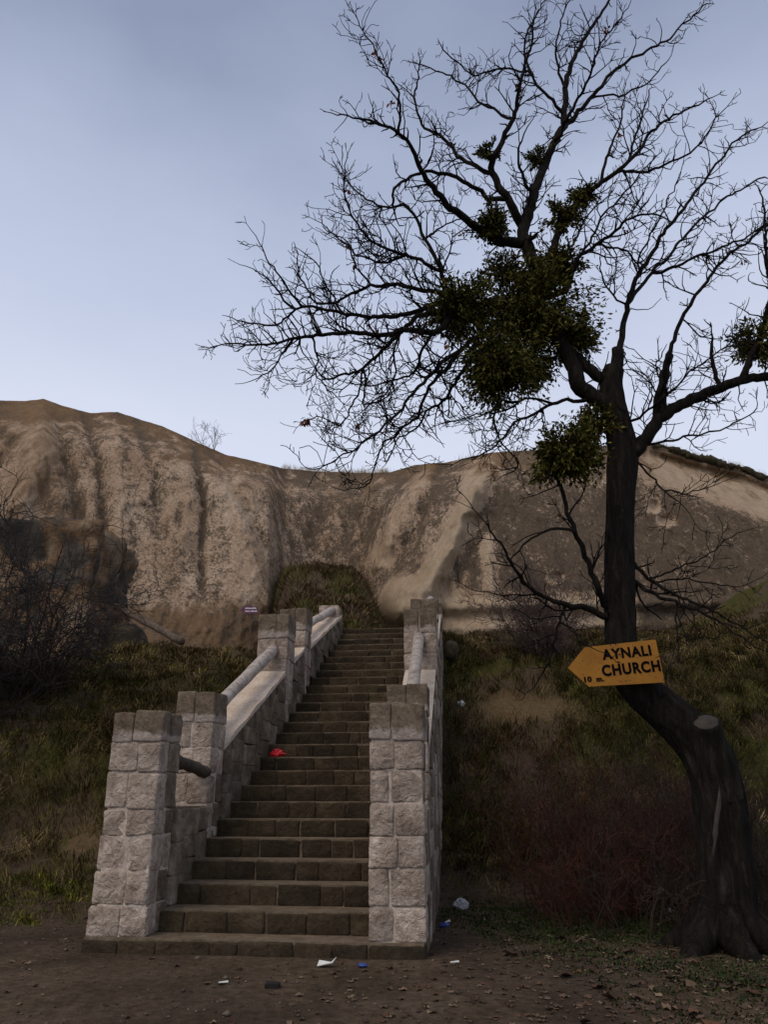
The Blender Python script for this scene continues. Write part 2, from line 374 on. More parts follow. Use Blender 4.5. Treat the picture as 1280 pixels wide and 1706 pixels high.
# roll the top back into a plateau
extra = []
last = V[-1].copy(); et = []
for k in range(1, 8):
    q = last.copy(); q[:, 1] += k * k * .35; q[:, 2] += -.02 * k * k + .03 * fbm(q[:, 0], q[:, 1], 0, 2); q[:, 0] *= q[:, 1] / last[:, 1]; q[:, 2] -= .03 * k
    extra.append(q); et.append(tone[-1])
V = np.concatenate([V, np.array(extra)]); tone = np.concatenate([tone, np.array(et)])
me = mesh_np('cliff', V.reshape(-1, 3), gridfaces(V.shape[0], V.shape[1]), True, tone.reshape(-1, 3))
m_, t, b = mat_base('tuff_rock', .95, .1)
a = N(t, 'ShaderNodeAttribute'); a.attribute_name = 'tone'; s3 = N(t, 'ShaderNodeSeparateColor'); t.links.new(a.outputs['Color'], s3.inputs[0])
na = noise_node(t, .55, 6, .6, stretch=(1, 1, .45)); nb = noise_node(t, 3.0, 8, .78, stretch=(1, 1, .75), dist=.3); ncn = noise_node(t, 9, 6, .8); nd = noise_node(t, 1.3, 6, .68, stretch=(1, 1, .14), dist=.5)
tan = rampn(t, na, [(.3, (.42, .285, .182)), (.5, (.52, .38, .265)), (.7, (.62, .485, .36))])
tan = mixn(t, 1.0, tan, rampn(t, ncn, [(.36, (.55, .50, .45)), (.52, (1.0, 1.0, 1.0)), (.64, (1.3, 1.3, 1.32))]), 'MULTIPLY')
pale = rampn(t, nb, [(.3, (.42, .31, .20)), (.7, (.60, .475, .335))])
brn = rampn(t, nb, [(.3, (.16, .098, .053)), (.7, (.34, .218, .122))])
lich = rampn(t, ncn, [(.3, (.085, .062, .042)), (.7, (.20, .15, .105))])
tan = mixn(t, s3.outputs[1], tan, pale)
bf = mth(t, 'ADD', s3.outputs[2], mth(t, 'MULTIPLY_ADD', nd, 2.0, -1.0))
tan = mixn(t, rampn(t, bf, [(.10, (0, 0, 0)), (.55, (1, 1, 1))]), tan, brn)
lf = mth(t, 'ADD', mth(t, 'MULTIPLY', s3.outputs[0], .34), mth(t, 'MULTIPLY', nb, .5))
spk = noise_node(t, 10.5, 7, .9, stretch=(1, 1, .8))
lf = mth(t, 'ADD', lf, mth(t, 'MULTIPLY', spk, .85))
lf = mth(t, 'ADD', lf, mth(t, 'MULTIPLY', nd, .40))
lf = mth(t, 'SUBTRACT', lf, mth(t, 'MULTIPLY', s3.outputs[1], .34))
tan = mixn(t, rampn(t, lf, [(.875, (0, 0, 0)), (.915, (1, 1, 1))]), tan, lich)
t.links.new(tan, b.inputs['Base Color'])
bump(t, b, mth(t, 'ADD', mth(t, 'MULTIPLY', nb, .6), mth(t, 'MULTIPLY', spk, .8)), 1.0, .16)
link('cliff', me, m_, kind='structure')
CL_V = V; CL_PX = pxs
def cliff_top(px):
    i = int(np.argmin(abs(CL_PX - px))); return CL_V[nr - 1, i]

# ------------------------------------------------------------------ stone pieces (shared meshes)
def stone_variant(seed, rough=.03):
    r_ = np.random.default_rng(seed); g = [-.5, -.43, -.16, .14, .43, .5]; nn = 5; idx = {}; V_ = []; Fc_ = []
    def vid(*q):
        if q not in idx:
            p = np.array([g[k] for k in q]); ext = sum(k in (0, nn) for k in q)
            p = p * (1 - (.0, .0, .03, .065)[ext]); o_ = seed * 3.7
            p = p + np.array([vnoise(p[0] * 3.1 + o_, p[1] * 3.1, p[2] * 3.1), vnoise(p[0] * 3.1, p[1] * 3.1 + o_, p[2] * 3.1 + 9), vnoise(p[0] * 3.1 + 5, p[1] * 3.1, p[2] * 3.1 + o_)]) * rough * 1.5
            p = p + r_.uniform(-1, 1, 3) * rough * .45
            idx[q] = len(V_); V_.append(p)
        return idx[q]
    for ax in range(3):
        for side in (0, nn):
            for a_ in range(nn):
                for b_ in range(nn):
                    q = []
                    for da, db in ((0, 0), (1, 0), (1, 1), (0, 1)):
                        ijk = [0, 0, 0]; ijk[ax] = side; ijk[(ax + 1) % 3] = a_ + da; ijk[(ax + 2) % 3] = b_ + db
                        q.append(vid(*ijk))
                    Fc_.append(q if side == nn else q[::-1])
    return np.array(V_), np.array(Fc_)
VAR = {}
def stone_mesh(matkey):
    k = (matkey, random.randrange(12))
    if k not in VAR:
        v_, f_ = stone_variant(100 + k[1]); me_ = mesh_np('stone', v_, f_, True); me_.materials.append(M[matkey]); VAR[k] = me_
    return VAR[k]
def stone(parent, lo, hi, matkey, jit=.008, rot=.012):
    o = link('stone', stone_mesh(matkey), None, parent)
    c_ = [(a_ + b_) / 2 for a_, b_ in zip(lo, hi)]; s_ = [b_ - a_ for a_, b_ in zip(lo, hi)]
    o.location = [q + random.uniform(-jit, jit) for q in c_]; o.scale = s_
    o.rotation_euler = [random.uniform(-rot, rot) for _ in range(3)]
    return o
def splits(a, b, mean, jitter=.3):
    n = max(1, round((b - a) / mean)); cuts = [a + (b - a) * i / n for i in range(n + 1)]
    for i in range(1, n): cuts[i] += random.uniform(-jitter, jitter) * (b - a) / n
    return list(zip(cuts[:-1], cuts[1:]))

# ------------------------------------------------------------------ staircase
stair = thing('stone_staircase', 'long flight of dark brown stone steps climbing between whitewashed walls', 'staircase', (S0[0], S0[1], 0), -SA)
for n in range(1, NST + 1):
    v0 = (n - 1) * TREAD; z1 = n * RISE; u0, u1 = (-1.49, 1.43) if n == 1 else (-HALF - .02, HALF + .02)
    core = MB(); core.quad_box((u0 + .01, v0 + .026, -.3 if n < 4 else z1 - .7), (u1 - .01, v0 + TREAD + .30, z1 + .004))
    stp = link('step', core.mesh('step'), M['step_mortar'], stair)
    for a_, b_ in splits(u0, u1, .36 if n < 14 else .40, .30):
        g_ = random.uniform(.002, .007); dz = random.uniform(-.014, -.003)
        stone(stp, (a_ + g_, v0 + random.uniform(-.010, .010), -.08 if n == 1 else z1 - RISE - .004), (b_ - g_, v0 + random.uniform(.19, .30), z1 + dz), 'step_stone', .003, .016)

# ------------------------------------------------------------------ balustrades
PW = .46
def coping_z(v):    # top of the sloping parapet
    return 1.83 + (v - 1.95) * .455
def pillar(parent, u0, u1, v0, v1, z0, z1, ncourse, top_brown=True, lowmat='white_stone', batter=0.0):
    core = MB(); i_ = .010
    core.quad_box((u0 + i_, v0 + i_, z0 - .3), (u1 - i_, v1 - i_, z1 - .02))
    p = link('pillar', core.mesh('pillar'), M['white_mortar'], parent)
    zs = np.linspace(z0, z1 - .04, ncourse + 1); zs[-1] = z1; zs[1:-1] += np.random.default_rng(int(abs(u0 * 1000 + v0 * 77))).uniform(-.03, .03, ncourse - 1)
    for k in range(ncourse):
        mk = 'brown_stone' if (top_brown and k == ncourse - 1) else lowmat
        um = u0 + (u1 - u0) * random.choice((random.uniform(.36, .48), random.uniform(.52, .64)))
        vm = v0 + (v1 - v0) * random.uniform(.4, .6); g_ = .004
        ov = .016 if k == ncourse - 1 else random.uniform(-.002, .014)
        bt = batter * (1 - k / (ncourse - 1))
        for ua, ub in ((u0 - ov - bt, um - bt * .5), (um - bt * .5, u1 + ov)):
            for va, vb in ((v0 - ov, vm), (vm, v1 + ov)):
                stone(p, (ua + g_, va + g_, zs[k] + g_), (ub - g_, vb - g_, zs[k + 1] - g_), 'side_stone' if (mk == 'white_stone' and va > v0 + .1 and random.random() < .55) else mk, .006, .02)
    return p
def wall_run(parent, u0, u1, v0, v1, ztop, zbot, name='parapet', cope=True):
    """retaining wall with sloping plaster top; ztop, zbot: functions of v"""
    mb = MB(); i_ = .010
    vs = np.linspace(v0, v1, 6)
    poly = [(v, ztop(v)) for v in vs] + [(v, zbot(v) - .4) for v in vs[::-1]]
    mb.prism(poly, 'x', u0 + i_, u1 - i_)
    wl = link(name, mb.mesh(name), M['side_mortar'], parent)
    if not cope: return wl
    cpm = MB(); poly = [(v, ztop(v) + .05 + .012 * math.sin(v * 9 + u0)) for v in np.linspace(v0, v1, 22)] + [(v, ztop(v) - .01) for v in vs[::-1]]
    cpm.prism(poly, 'x', u0 - .012, u1 + .012)
    link('coping', cpm.mesh('coping'), M['coping'], parent)
    return wl
def face_stones(wl, side_u, outward, v0, v1, ztop, zbot, matk):
    for a_, b_ in splits(v0, v1, .36, .25):
        vm = (a_ + b_) / 2; zb, ztp = zbot(vm), min(ztop(a_), ztop(b_)) - .015
        if ztp - zb < .1: continue
        for c_, d_ in splits(zb, ztp, .25, .22):
            lo = (side_u - .09 if outward > 0 else side_u - .012, a_ + .004, c_ + .003); hi = (side_u + .012 if outward > 0 else side_u + .09, b_ - .004, d_ - .003)
            stone(wl, lo, hi, matk() if callable(matk) else matk, .006, .02)
def log(parent, name, p0, p1, r, matkey, sides=12):
    T = Tubes(); n = 9; P = np.linspace(p0, p1, n); P[1:-1] += rng.uniform(-.009, .009, (n - 2, 3)); T.add(P, r * (1 + rng.uniform(-.07, .07, n)), sides, True, .03)
    return link(name, T.mesh(name), M[matkey], parent)
zst = lambda v: max(.18, (math.floor(v / TREAD) + 1) * RISE)
for side in (-1, 1):
    uin, uout = side * HALF, side * (HALF + PW); ua, ub = min(uin, uout), max(uin, uout)
    bal = thing('stone_balustrade', 'whitewashed masonry balustrade along the left edge of the steps' if side < 0 else 'whitewashed masonry balustrade along the right edge of the steps', 'balustrade', (S0[0], S0[1], 0), -SA)
    if side > 0:      # this wall converges slightly on the other one uphill
        bal.rotation_euler.z += .032; pv = su * HALF; rc, rs = math.cos(.032), math.sin(.032)
        bal.location = (S0[0] + pv[0] - (pv[0] * rc - pv[1] * rs), S0[1] + pv[1] - (pv[0] * rs + pv[1] * rc), 0)
    gz = (lambda v: min(-.1 + .42 * max(0, v - 2.6), zst(v) - .1)) if side < 0 else (lambda v: max(-.05, .38 * (v - 3.2)))
    um = (ua + ub) / 2
    pillar(bal, ua, ub, .07, .53, .18, 2.10 if side > 0 else 2.06, 7, batter=.06 if side < 0 else 0.0)
    pillar(bal, ua + .02, ub - .02, 1.52, 1.96, .70, 2.42 if side < 0 else 2.46, 6)
    pillar(bal, ua, ub, 4.60, 5.06, 2.0, 3.97 if side < 0 else 3.99, 6)
    pillar(bal, ua + .02, ub, 5.80, 6.24, 2.7, 4.33 if side < 0 else 4.43, 5)
    # low stepped wall between the first two pillars
    wl = wall_run(bal, ua + .03, ub - .03, .50, 1.56, lambda v: 1.22, lambda v: 0.0, 'low_wall', False)
    wm = lambda: random.choice(('side_stone', 'side_stone', 'white_stone'))
    face_stones(wl, uin, -side, .55, 1.50, lambda v: 1.22, zst, 'side_stone')
    face_stones(wl, uout, side, .55, 1.50, lambda v: 1.22, lambda v: gz(v), wm)
    # sloping parapets
    for va, vb, zf in ((1.94, 4.62, coping_z), (5.04, 5.82, lambda v: coping_z(v) + .02), (6.22, 9.2, lambda v: 3.66 + (v - 6.1) * .40)):
        wl = wall_run(bal, ua + .02, ub - .02, va, vb, zf, gz)
        face_stones(wl, uin, -side, va + .03, vb - .03, zf, zst, 'side_stone')
        face_stones(wl, uout, side, va + .03, vb - .03, zf, gz, wm)
    # outer faces of the wall behind the pillars
    for va, vb in ((1.5, 1.98), (4.58, 5.08), (5.78, 6.26)):
        blk = MB(); blk.quad_box((ua + .025, va + .02, gz(va) - .4), (ub - .025, vb - .02, zst(va) + .3)); wl = link('parapet', blk.mesh('parapet'), M['white_mortar'], bal)
        face_stones(wl, uout, side, va + .02, vb - .02, lambda v: zst(va) + .1, gz, wm)
    # rails: whitewashed logs
    log(bal, 'rail', (um, 1.9, 2.16), (um - side * .02, 4.63, 3.44 if side < 0 else 3.56), .082, 'white_log')
    if side < 0:
        log(bal, 'broken_rail', (um + .10, .45, 1.68), (um + .16, 1.55, 1.56), .062, 'dark_log')
        log(bal, 'rail', (um, 6.2, 4.03), (um + .05, 9.1, 5.05), .075, 'white_log')
        # broken stump at the stair head
        pillar(bal, ua + .02, ub - .05, 8.95, 9.4, 4.4, 5.10, 2, False)
    else:
        log(bal, 'rail', (um, 6.2, 4.1), (um, 9.1, 5.2), .075, 'white_log')
        pillar(bal, ua, ub, 8.95, 9.4, 4.4, 5.10, 2, True)

# ------------------------------------------------------------------ the big tree
M['bark'] = None
m_, t, b = mat_base('dark_bark', .95, .1)
n1 = noise_node(t, 18, 6, .75, stretch=(1, 1, .16), dist=.6); n2 = noise_node(t, 50, 4, .7)
t.links.new(rampn(t, n1, [(.34, (.005, .0042, .0035)), (.55, (.017, .0138, .011)), (.74, (.048, .040, .032))]), b.inputs['Base Color'])
bump(t, b, mth(t, 'ADD', n1, mth(t, 'MULTIPLY', n2, .3)), 1.0, .05); M['bark'] = m_
M['twig'] = plain('dark_twig', (.011, .009, .008), .95, .3, 20, spec=.05)
M['wood'] = plain('bare_heartwood', (.042, .035, .029), .9, .35, 12, .5)
LIMBS = []    # (px,py,Y,width) samples of what is built
def resample(P, step):
    P = np.asarray(P, float); s = np.concatenate([[0], np.cumsum(np.linalg.norm(np.diff(P, axis=0), axis=1))])
    n = max(3, int(s[-1] / step) + 1); q = np.linspace(0, s[-1], n)
    # smooth by Catmull-like cubic through np.interp then small blur
    R_ = np.stack([np.interp(q, s, P[:, k]) for k in range(P.shape[1])], 1)
    for _ in range(2): R_[1:-1] = .25 * R_[:-2] + .5 * R_[1:-1] + .25 * R_[2:]
    return R_
tree = thing('bare_tree', 'tall gnarled bare tree with green mistletoe clumps and a bent dark trunk', 'tree', (3.1, 7.95, 0))
TW = Tubes()
def limb(pts, w0, w1, dY=None, sides=8, name='limb', Y0=None, twigs=1.0, rough=.06):
    P = resample(pts, 9.0); n = len(P)
    if Y0 is None:
        A = np.array([l[:3] for l in LIMBS]); d_ = np.hypot(A[:, 0] - P[0, 0], A[:, 1] - P[0, 1]); i = int(np.argmin(d_)); Y0 = A[i, 2]
        if d_[i] < 40: P[0] = A[i, :2]; P[1] = (P[0] + P[2]) / 2
    Lp = np.sum(np.linalg.norm(np.diff(P, axis=0), axis=1))
    if dY is None: dY = float(rng.uniform(-1, 1)) * Lp / F * 8.5 * .75
    s = np.linspace(0, 1, n); Ys = Y0 + dY * s + .04 * np.cumsum(rng.uniform(-1, 1, n)) * (n > 6) * min(1, Lp / 200)
    Wd = w0 + (w1 - w0) * s**.7
    P[1:-1] += rng.uniform(-1.7, 1.7, (n - 2, 2)) + 3.0 * np.stack([vnoise(np.arange(1, n - 1) * .55 + Lp, 0.5), vnoise(np.arange(1, n - 1) * .55, Lp + .5)], 1) * min(1, 12 / w0)
    W = at(P[:, 0], P[:, 1], Ys); rad = Wd / 2 * depth(W) / F
    T = Tubes(); T.add(W, rad, sides, True, rough)
    o = link(name, T.mesh(name), M['bark'], tree); o.matrix_parent_inverse = Matrix.Translation((-3.1, -7.95, 0))
    for q, y, wd in zip(P, Ys, Wd): LIMBS.append((q[0], q[1], y, wd))
    if twigs: TWIGSRC.append((W, rad, Lp, twigs * TK))
    return o
TWIGSRC = []
# trunk with knobbly bark
tp = resample([(1224, 1625), (1218, 1560), (1212, 1480), (1207, 1400), (1200, 1320), (1180, 1258), (1135, 1205), (1085, 1165), (1048, 1125), (1036, 1080), (1034, 1000), (1033, 900), (1035, 800), (1038, 745), (1026, 690), (1018, 640), (1024, 615)], 9)
tw = np.interp(np.linspace(0, 1, len(tp)), [0, .05, .12, .25, .33, .42, .5, .55, .75, .86, .93, 1], [128, 104, 88, 80, 80, 68, 58, 51, 45, 48, 42, 33])
tY = np.interp(np.linspace(0, 1, len(tp)), [0, .35, .5, 1], [7.85, 7.95, 8.05, 8.35])
W = at(tp[:, 0], tp[:, 1], tY); W[0, 2] = -.15; rad = tw / 2 * depth(W) / F
T = Tubes(); sides = 54
nT = len(W); T.add(W, rad, sides, True, 0)
Vt = T.V[0].reshape(nT, sides, 3); ctr = W[:, None]; th = np.arange(sides)[None] + 0 * np.arange(nT)[:, None]
rw_ = .25 * vnoise(np.arange(nT)[:, None] * .13, 2.0); ridge = fbm(np.cos(th * 2 * math.pi / sides + rw_) * 2.0, np.sin(th * 2 * math.pi / sides + rw_) * 2.0, np.arange(nT)[:, None] * .06, 3, .6) + .55 * (1 - 2.2 * np.abs(fbm(np.cos(th * 2 * math.pi / sides + rw_) * 5, np.sin(th * 2 * math.pi / sides + rw_) * 5, np.arange(nT)[:, None] * .11, 2, .6))) - .3
fine_ = vnoise(th * 1.01, np.arange(nT)[:, None] * .22, 3.0)
T.V[0] = (ctr + (Vt - ctr) * (1 + .15 * ridge + .05 * fine_)[..., None]).reshape(-1, 3)
o = link('trunk', T.mesh('trunk'), M['bark'], tree); o.matrix_parent_inverse = Matrix.Translation((-3.1, -7.95, 0))
for q, y, wd in zip(tp, tY, tw): LIMBS.append((q[0], q[1], y, wd))
def unit_(v): return v / np.linalg.norm(v)
def part(name, me_, mat): 
    o_ = link(name, me_, mat, tree); o_.matrix_parent_inverse = Matrix.Translation((-3.1, -7.95, 0)); return o_
for ra, rl in ((-2.6, .75), (-1.7, .6), (-.8, .7), (.3, .6), (1.6, .6), (2.7, .65)):
    T = Tubes(); tq = np.linspace(0, 1, 9); bx_, by_ = W[1, 0], W[1, 1]
    rx_ = bx_ + math.cos(ra) * (.10 + rl * tq) + .05 * np.sin(tq * 5 + ra); ry_ = by_ + math.sin(ra) * (.10 + rl * tq)
    T.add(np.stack([rx_, ry_, terrain_z(rx_, ry_) + .30 * (1 - tq)**3.0 - .05 * tq], 1), .145 * (1 - tq)**.8 + .02, 10, True, .08); part('root', T.mesh('root'), M['bark'])
# sawn stub beside the bend
P = at(np.array([1205, 1194, 1184, 1179, 1177]), np.array([1330, 1285, 1245, 1215, 1203]), np.array([7.9, 7.86, 7.82, 7.78, 7.735]))
T = Tubes(); T.add(P, np.array([.19, .20, .165, .14, .135]), 20, True, .07); o = part('sawn_stub', T.mesh('sawn_stub'), M['bark'])
T = Tubes(); dv = unit_(P[-1] - P[-2]); T.add(P[-1] + np.outer([-.01, .008], dv), np.array([.115, .11]), 16, True, .08); part('sawn_face', T.mesh('sawn_face'), M['wood'])
# strip of bare wood low on the trunk
P = at(np.linspace(1201, 1190, 9), np.linspace(1310, 1435, 9), np.array([7.66, 7.645, 7.64, 7.635, 7.635, 7.63, 7.63, 7.635, 7.65]) - .0)
T = Tubes(); T.add(P + rng.normal(0, .006, P.shape), np.array([.005, .012, .018, .022, .016, .020, .012, .010, .004]), 8, True, .4); part('bare_wood_strip', T.mesh('bare_wood_strip'), M['wood'])

TK = 1.25
L = limb
# right limb
L([(1050, 765), (1075, 730), (1098, 697), (1130, 676), (1180, 655), (1240, 631), (1300, 625), (1370, 600)], 25, 12, .4, 10, twigs=.6)
L([(1098, 700), (1106, 650), (1112, 615), (1118, 592)], 15, 11, .1, 8, twigs=.0)
L([(1090, 705), (1095, 670), (1107, 616), (1128, 545), (1162, 490), (1204, 435), (1263, 388), (1330, 340)], 10, 3, -.6)
L([(1202, 645), (1192, 622), (1187, 597), (1187, 572)], 9, 5, .1, twigs=.3)
L([(1240, 632), (1248, 600), (1270, 560), (1285, 500), (1278, 430), (1272, 330)], 13, 3, -.4)
L([(1075, 742), (1092, 737), (1158, 726), (1217, 713), (1262, 680)], 5, 2, .7)
L([(1050, 705), (1099, 671), (1153, 616), (1185, 597), (1230, 560)], 5, 2, -.8)
# snag and right leader
L([(1020, 640), (1030, 605), (1026, 580)], 30, 12, 0, 9, twigs=0)
L([(1022, 635), (1034, 600), (1036, 582)], 22, 9, .05, 9, twigs=0)
L([(1031, 608), (1036, 570), (1046, 507), (1060, 467), (1100, 399), (1145, 337), (1179, 298), (1224, 236), (1260, 215)], 12, 2.5, .8)
L([(1046, 507), (1072, 472), (1122, 416), (1167, 365), (1207, 332), (1275, 295)], 7, 2.5, 1.6)
L([(1085, 455), (1114, 450), (1167, 427), (1224, 405), (1280, 375)], 6, 2.5, -.5)
L([(1060, 467), (1066, 430), (1085, 390), (1110, 340), (1130, 300)], 4, 2, -.8)
L([(1046, 507), (1025, 500), (1005, 470), (1000, 430)], 4, 2, -.5)
# left limbs into the mistletoe core
L([(1030, 690), (1000, 668), (968, 648), (955, 610), (938, 575), (915, 540), (900, 500), (890, 460), (888, 435)], 31, 20, .0, 10, twigs=.3)
L([(1018, 640), (985, 618), (955, 590), (925, 560)], 22, 14, .2, 9, twigs=.2)
L([(888, 437), (874, 398), (872, 378), (881, 353), (888, 330), (897, 302), (909, 269), (923, 239), (940, 212), (943, 170), (942, 140), (954, 101), (975, 60), (1000, 25), (1030, -20)], 24, 3, .8, 9)
L([(872, 380), (862, 363), (843, 325), (829, 306), (815, 283), (830, 250), (841, 222), (858, 190), (866, 135), (885, 80), (890, 30)], 17, 2.5, -.9, 8)
L([(880, 405), (860, 405), (825, 400), (780, 367), (750, 346), (724, 318), (701, 283), (687, 246), (670, 222), (637, 208), (602, 197), (562, 192)], 20, 2.2, -1.3, 9)
L([(670, 222), (664, 157), (644, 118), (616, 67), (597, 34)], 5, 1.8)
L([(828, 345), (804, 321), (783, 307), (757, 292), (724, 283), (684, 292), (654, 316), (654, 342)], 9, 4, -.6)
L([(822, 297), (808, 283), (785, 269), (764, 262), (747, 236), (724, 220), (701, 210), (690, 160), (700, 100)], 9, 2, .9)
L([(942, 186), (897, 146), (878, 107), (875, 56), (892, 28), (909, 0)], 6, 2)
L([(886, 120), (824, 112), (790, 130), (760, 105), (735, 75)], 4, 2)
L([(869, 208), (802, 174), (774, 141), (740, 124), (701, 107)], 6, 2, .8)
L([(940, 212), (987, 163), (1021, 118), (1055, 96), (1117, 62), (1178, 6)], 9, 2, .5)
L([(923, 239), (950, 190), (985, 120), (1000, 70), (1040, 20)], 7, 2, -1.0)
L([(943, 150), (925, 100), (930, 50), (950, 0)], 5, 2)
L([(987, 163), (1030, 160), (1080, 140), (1110, 105)], 4, 2)
L([(888, 330), (878, 320), (876, 300), (860, 270), (870, 235)], 7, 3, -.6)
# right-up limb
L([(905, 470), (915, 430), (923, 407), (937, 367), (961, 342), (984, 321), (1007, 302), (1026, 285), (1050, 267), (1068, 246), (1080, 225), (1101, 206), (1130, 190), (1180, 165)], 16, 2.2, -.9, 9)
L([(1026, 285), (1066, 287), (1097, 283), (1120, 269), (1160, 250), (1200, 190)], 6, 2)
L([(1005, 300), (1007, 274), (1012, 260), (1035, 205), (1040, 150)], 6, 2)
L([(1045, 270), (1060, 225), (1072, 190), (1082, 150)], 5, 2)
L([(940, 500), (952, 460), (963, 428), (993, 410), (1022, 386), (1045, 370), (1066, 356), (1094, 353), (1120, 370)], 11, 2.2, -1.2)
L([(993, 410), (1022, 410), (1050, 421), (1062, 440)], 5, 2)
L([(965, 425), (982, 403), (998, 367), (1012, 349), (1031, 330), (1085, 270)], 5, 2)
L([(900, 470), (930, 440), (960, 400), (975, 360), (1010, 330)], 6, 2, 1.2)
# the long left limbs
TK = 1.75
L([(905, 510), (860, 500), (800, 505), (760, 520), (727, 556), (672, 548), (630, 560), (594, 554), (555, 556), (516, 560), (489, 562), (454, 573), (419, 575), (374, 573)], 18, 2.5, -1.2, 8)
L([(800, 505), (750, 500), (711, 513), (672, 525), (633, 526), (606, 528), (575, 521), (544, 515), (516, 509), (489, 517), (469, 540), (438, 540), (395, 534)], 12, 2.2, .6, 8)
L([(489, 517), (465, 493), (450, 466), (422, 448)], 5, 1.8)
L([(500, 512), (480, 480), (465, 458), (438, 419), (432, 405)], 5, 1.8)
L([(780, 500), (740, 490), (700, 485), (669, 476), (618, 474), (594, 485), (567, 501), (532, 509), (500, 470), (495, 430)], 10, 2.2, 1.1)
L([(760, 515), (696, 525), (672, 548), (641, 579), (606, 614), (571, 626), (544, 636), (525, 610)], 12, 2.5, -.2)
L([(860, 530), (810, 550), (774, 575), (743, 599), (712, 630), (684, 661), (661, 692), (630, 720), (610, 732), (579, 755), (551, 771), (524, 782)], 11, 2, -1.5)
L([(774, 575), (743, 614), (723, 638), (704, 661), (700, 685), (669, 716), (633, 743), (626, 778), (618, 802), (600, 813)], 8, 2, .2)
L([(800, 580), (762, 630), (739, 669), (704, 689), (700, 712), (661, 732), (650, 760)], 8, 2, .9)
L([(760, 520), (743, 478), (731, 439), (715, 407), (703, 396), (701, 379), (682, 349), (677, 339), (650, 350), (600, 325), (580, 300)], 10, 2.2, .5)
L([(735, 450), (715, 440), (684, 429), (642, 414), (619, 400), (590, 370), (575, 320), (574, 276)], 7, 2, -.4)
L([(672, 425), (640, 440), (600, 430), (570, 400), (545, 380)], 5, 2)
L([(706, 400), (740, 375), (770, 365)], 4, 2)
L([(606, 614), (600, 650), (580, 690), (560, 715), (540, 690), (515, 700)], 4, 1.8)
L([(606, 614), (612, 650), (600, 680), (630, 670), (660, 650)], 4, 1.8)
L([(571, 521), (545, 480), (530, 440), (505, 420)], 4, 1.8)
L([(618, 474), (590, 440), (580, 400), (545, 385)], 4, 1.8)
L([(516, 560), (530, 600), (525, 630), (560, 660)], 4, 1.8)
L([(489, 562), (470, 590), (455, 618), (430, 630)], 4, 2)
L([(672, 548), (655, 580), (660, 620), (650, 650), (610, 680)], 5, 2)
L([(720, 555), (700, 590), (690, 620), (640, 640), (590, 640)], 6, 2)
L([(990, 668), (950, 665), (920, 670), (890, 690), (860, 700), (830, 740), (800, 760), (770, 765)], 8, 2, -.4)
L([(920, 670), (880, 660), (850, 680), (800, 690), (760, 700)], 5, 2, .5)
L([(850, 650), (820, 690), (830, 730), (870, 775), (840, 792)], 5, 2, .2)
TK = 1.0
# dead lower branches
L([(1014, 1022), (1005, 1000), (983, 943), (964, 900), (948, 857), (936, 814), (925, 790)], 13, 6, -.4, 8, twigs=.35)
L([(956, 881), (921, 879), (889, 892), (858, 924)], 6, 3, -.3, twigs=.4)
L([(1020, 1032), (1005, 1024), (971, 1013), (936, 1006), (897, 990), (870, 967), (850, 931), (819, 885), (800, 860)], 14, 2.2, -.7, 8, twigs=.45)
L([(940, 1010), (928, 1052), (917, 1099), (905, 1120)], 6, 3, .1, twigs=.3)
L([(936, 1037), (960, 1055), (985, 1078)], 4, 2, -.3, twigs=.3)
L([(897, 990), (860, 992), (803, 986)], 3.5, 1.8, -.3)
L([(1045, 960), (1060, 970), (1092, 990), (1124, 1000), (1171, 1021), (1214, 1045), (1264, 1080)], 9, 2.5, -.8, twigs=.45)
L([(1045, 925), (1058, 938), (1081, 967), (1124, 990), (1171, 1010), (1206, 1029), (1276, 1068)], 8, 2.5, -.4, twigs=.45)
L([(1085, 970), (1132, 965), (1171, 970), (1229, 978)], 4, 1.8, .3)
L([(1124, 1002), (1128, 1037), (1132, 1072)], 4, 2.5, -.2)
L([(1085, 965), (1132, 947), (1178, 924), (1229, 888)], 4, 1.8, .5)
L([(1050, 760), (1065, 768), (1089, 795), (1112, 826), (1132, 836)], 5, 2, -.4, twigs=.5)
L([(1105, 818), (1140, 822), (1175, 814)], 3, 1.8, -.2)
# twigs
UP = np.array([0, 0, 1.0])
def unit(v): return v / (np.linalg.norm(v) + 1e-9)
def twig(Tb, p, d, Ln, r, lvl, up=.10, wig=.33, rmin=.0035, kids=(4.0, 2.0), sides=(5, 4, 3)):
    n = max(3, int(Ln / .085)); st = Ln / n; P = [p]; pts = []
    for i in range(n):
        d = unit(d + rng.normal(0, wig, 3) * .6 + UP * up * (i / n + .3)); p = p + d * st; P.append(p); pts.append((p, d, i / n))
    rr = np.maximum(np.linspace(r, r * .45, n + 1), rmin)
    Tb.add(np.array(P), rr, sides[min(lvl, 2)], False)
    if lvl < 2:
        nk = rng.poisson(kids[lvl] * min(1.6, Ln / (.55 if lvl == 0 else .26)))
        for _ in range(nk):
            q, dd, s = pts[int(rng.integers(0, n))]
            nd_ = unit(dd * .75 + unit(np.cross(dd, rng.normal(0, 1, 3))) * rng.uniform(.6, 1.1) + UP * .12)
            twig(Tb, q, nd_, Ln * rng.uniform(.25, .62) * (1 - .3 * s), max(rmin, r * .62), lvl + 1, up, wig, rmin, kids, sides)
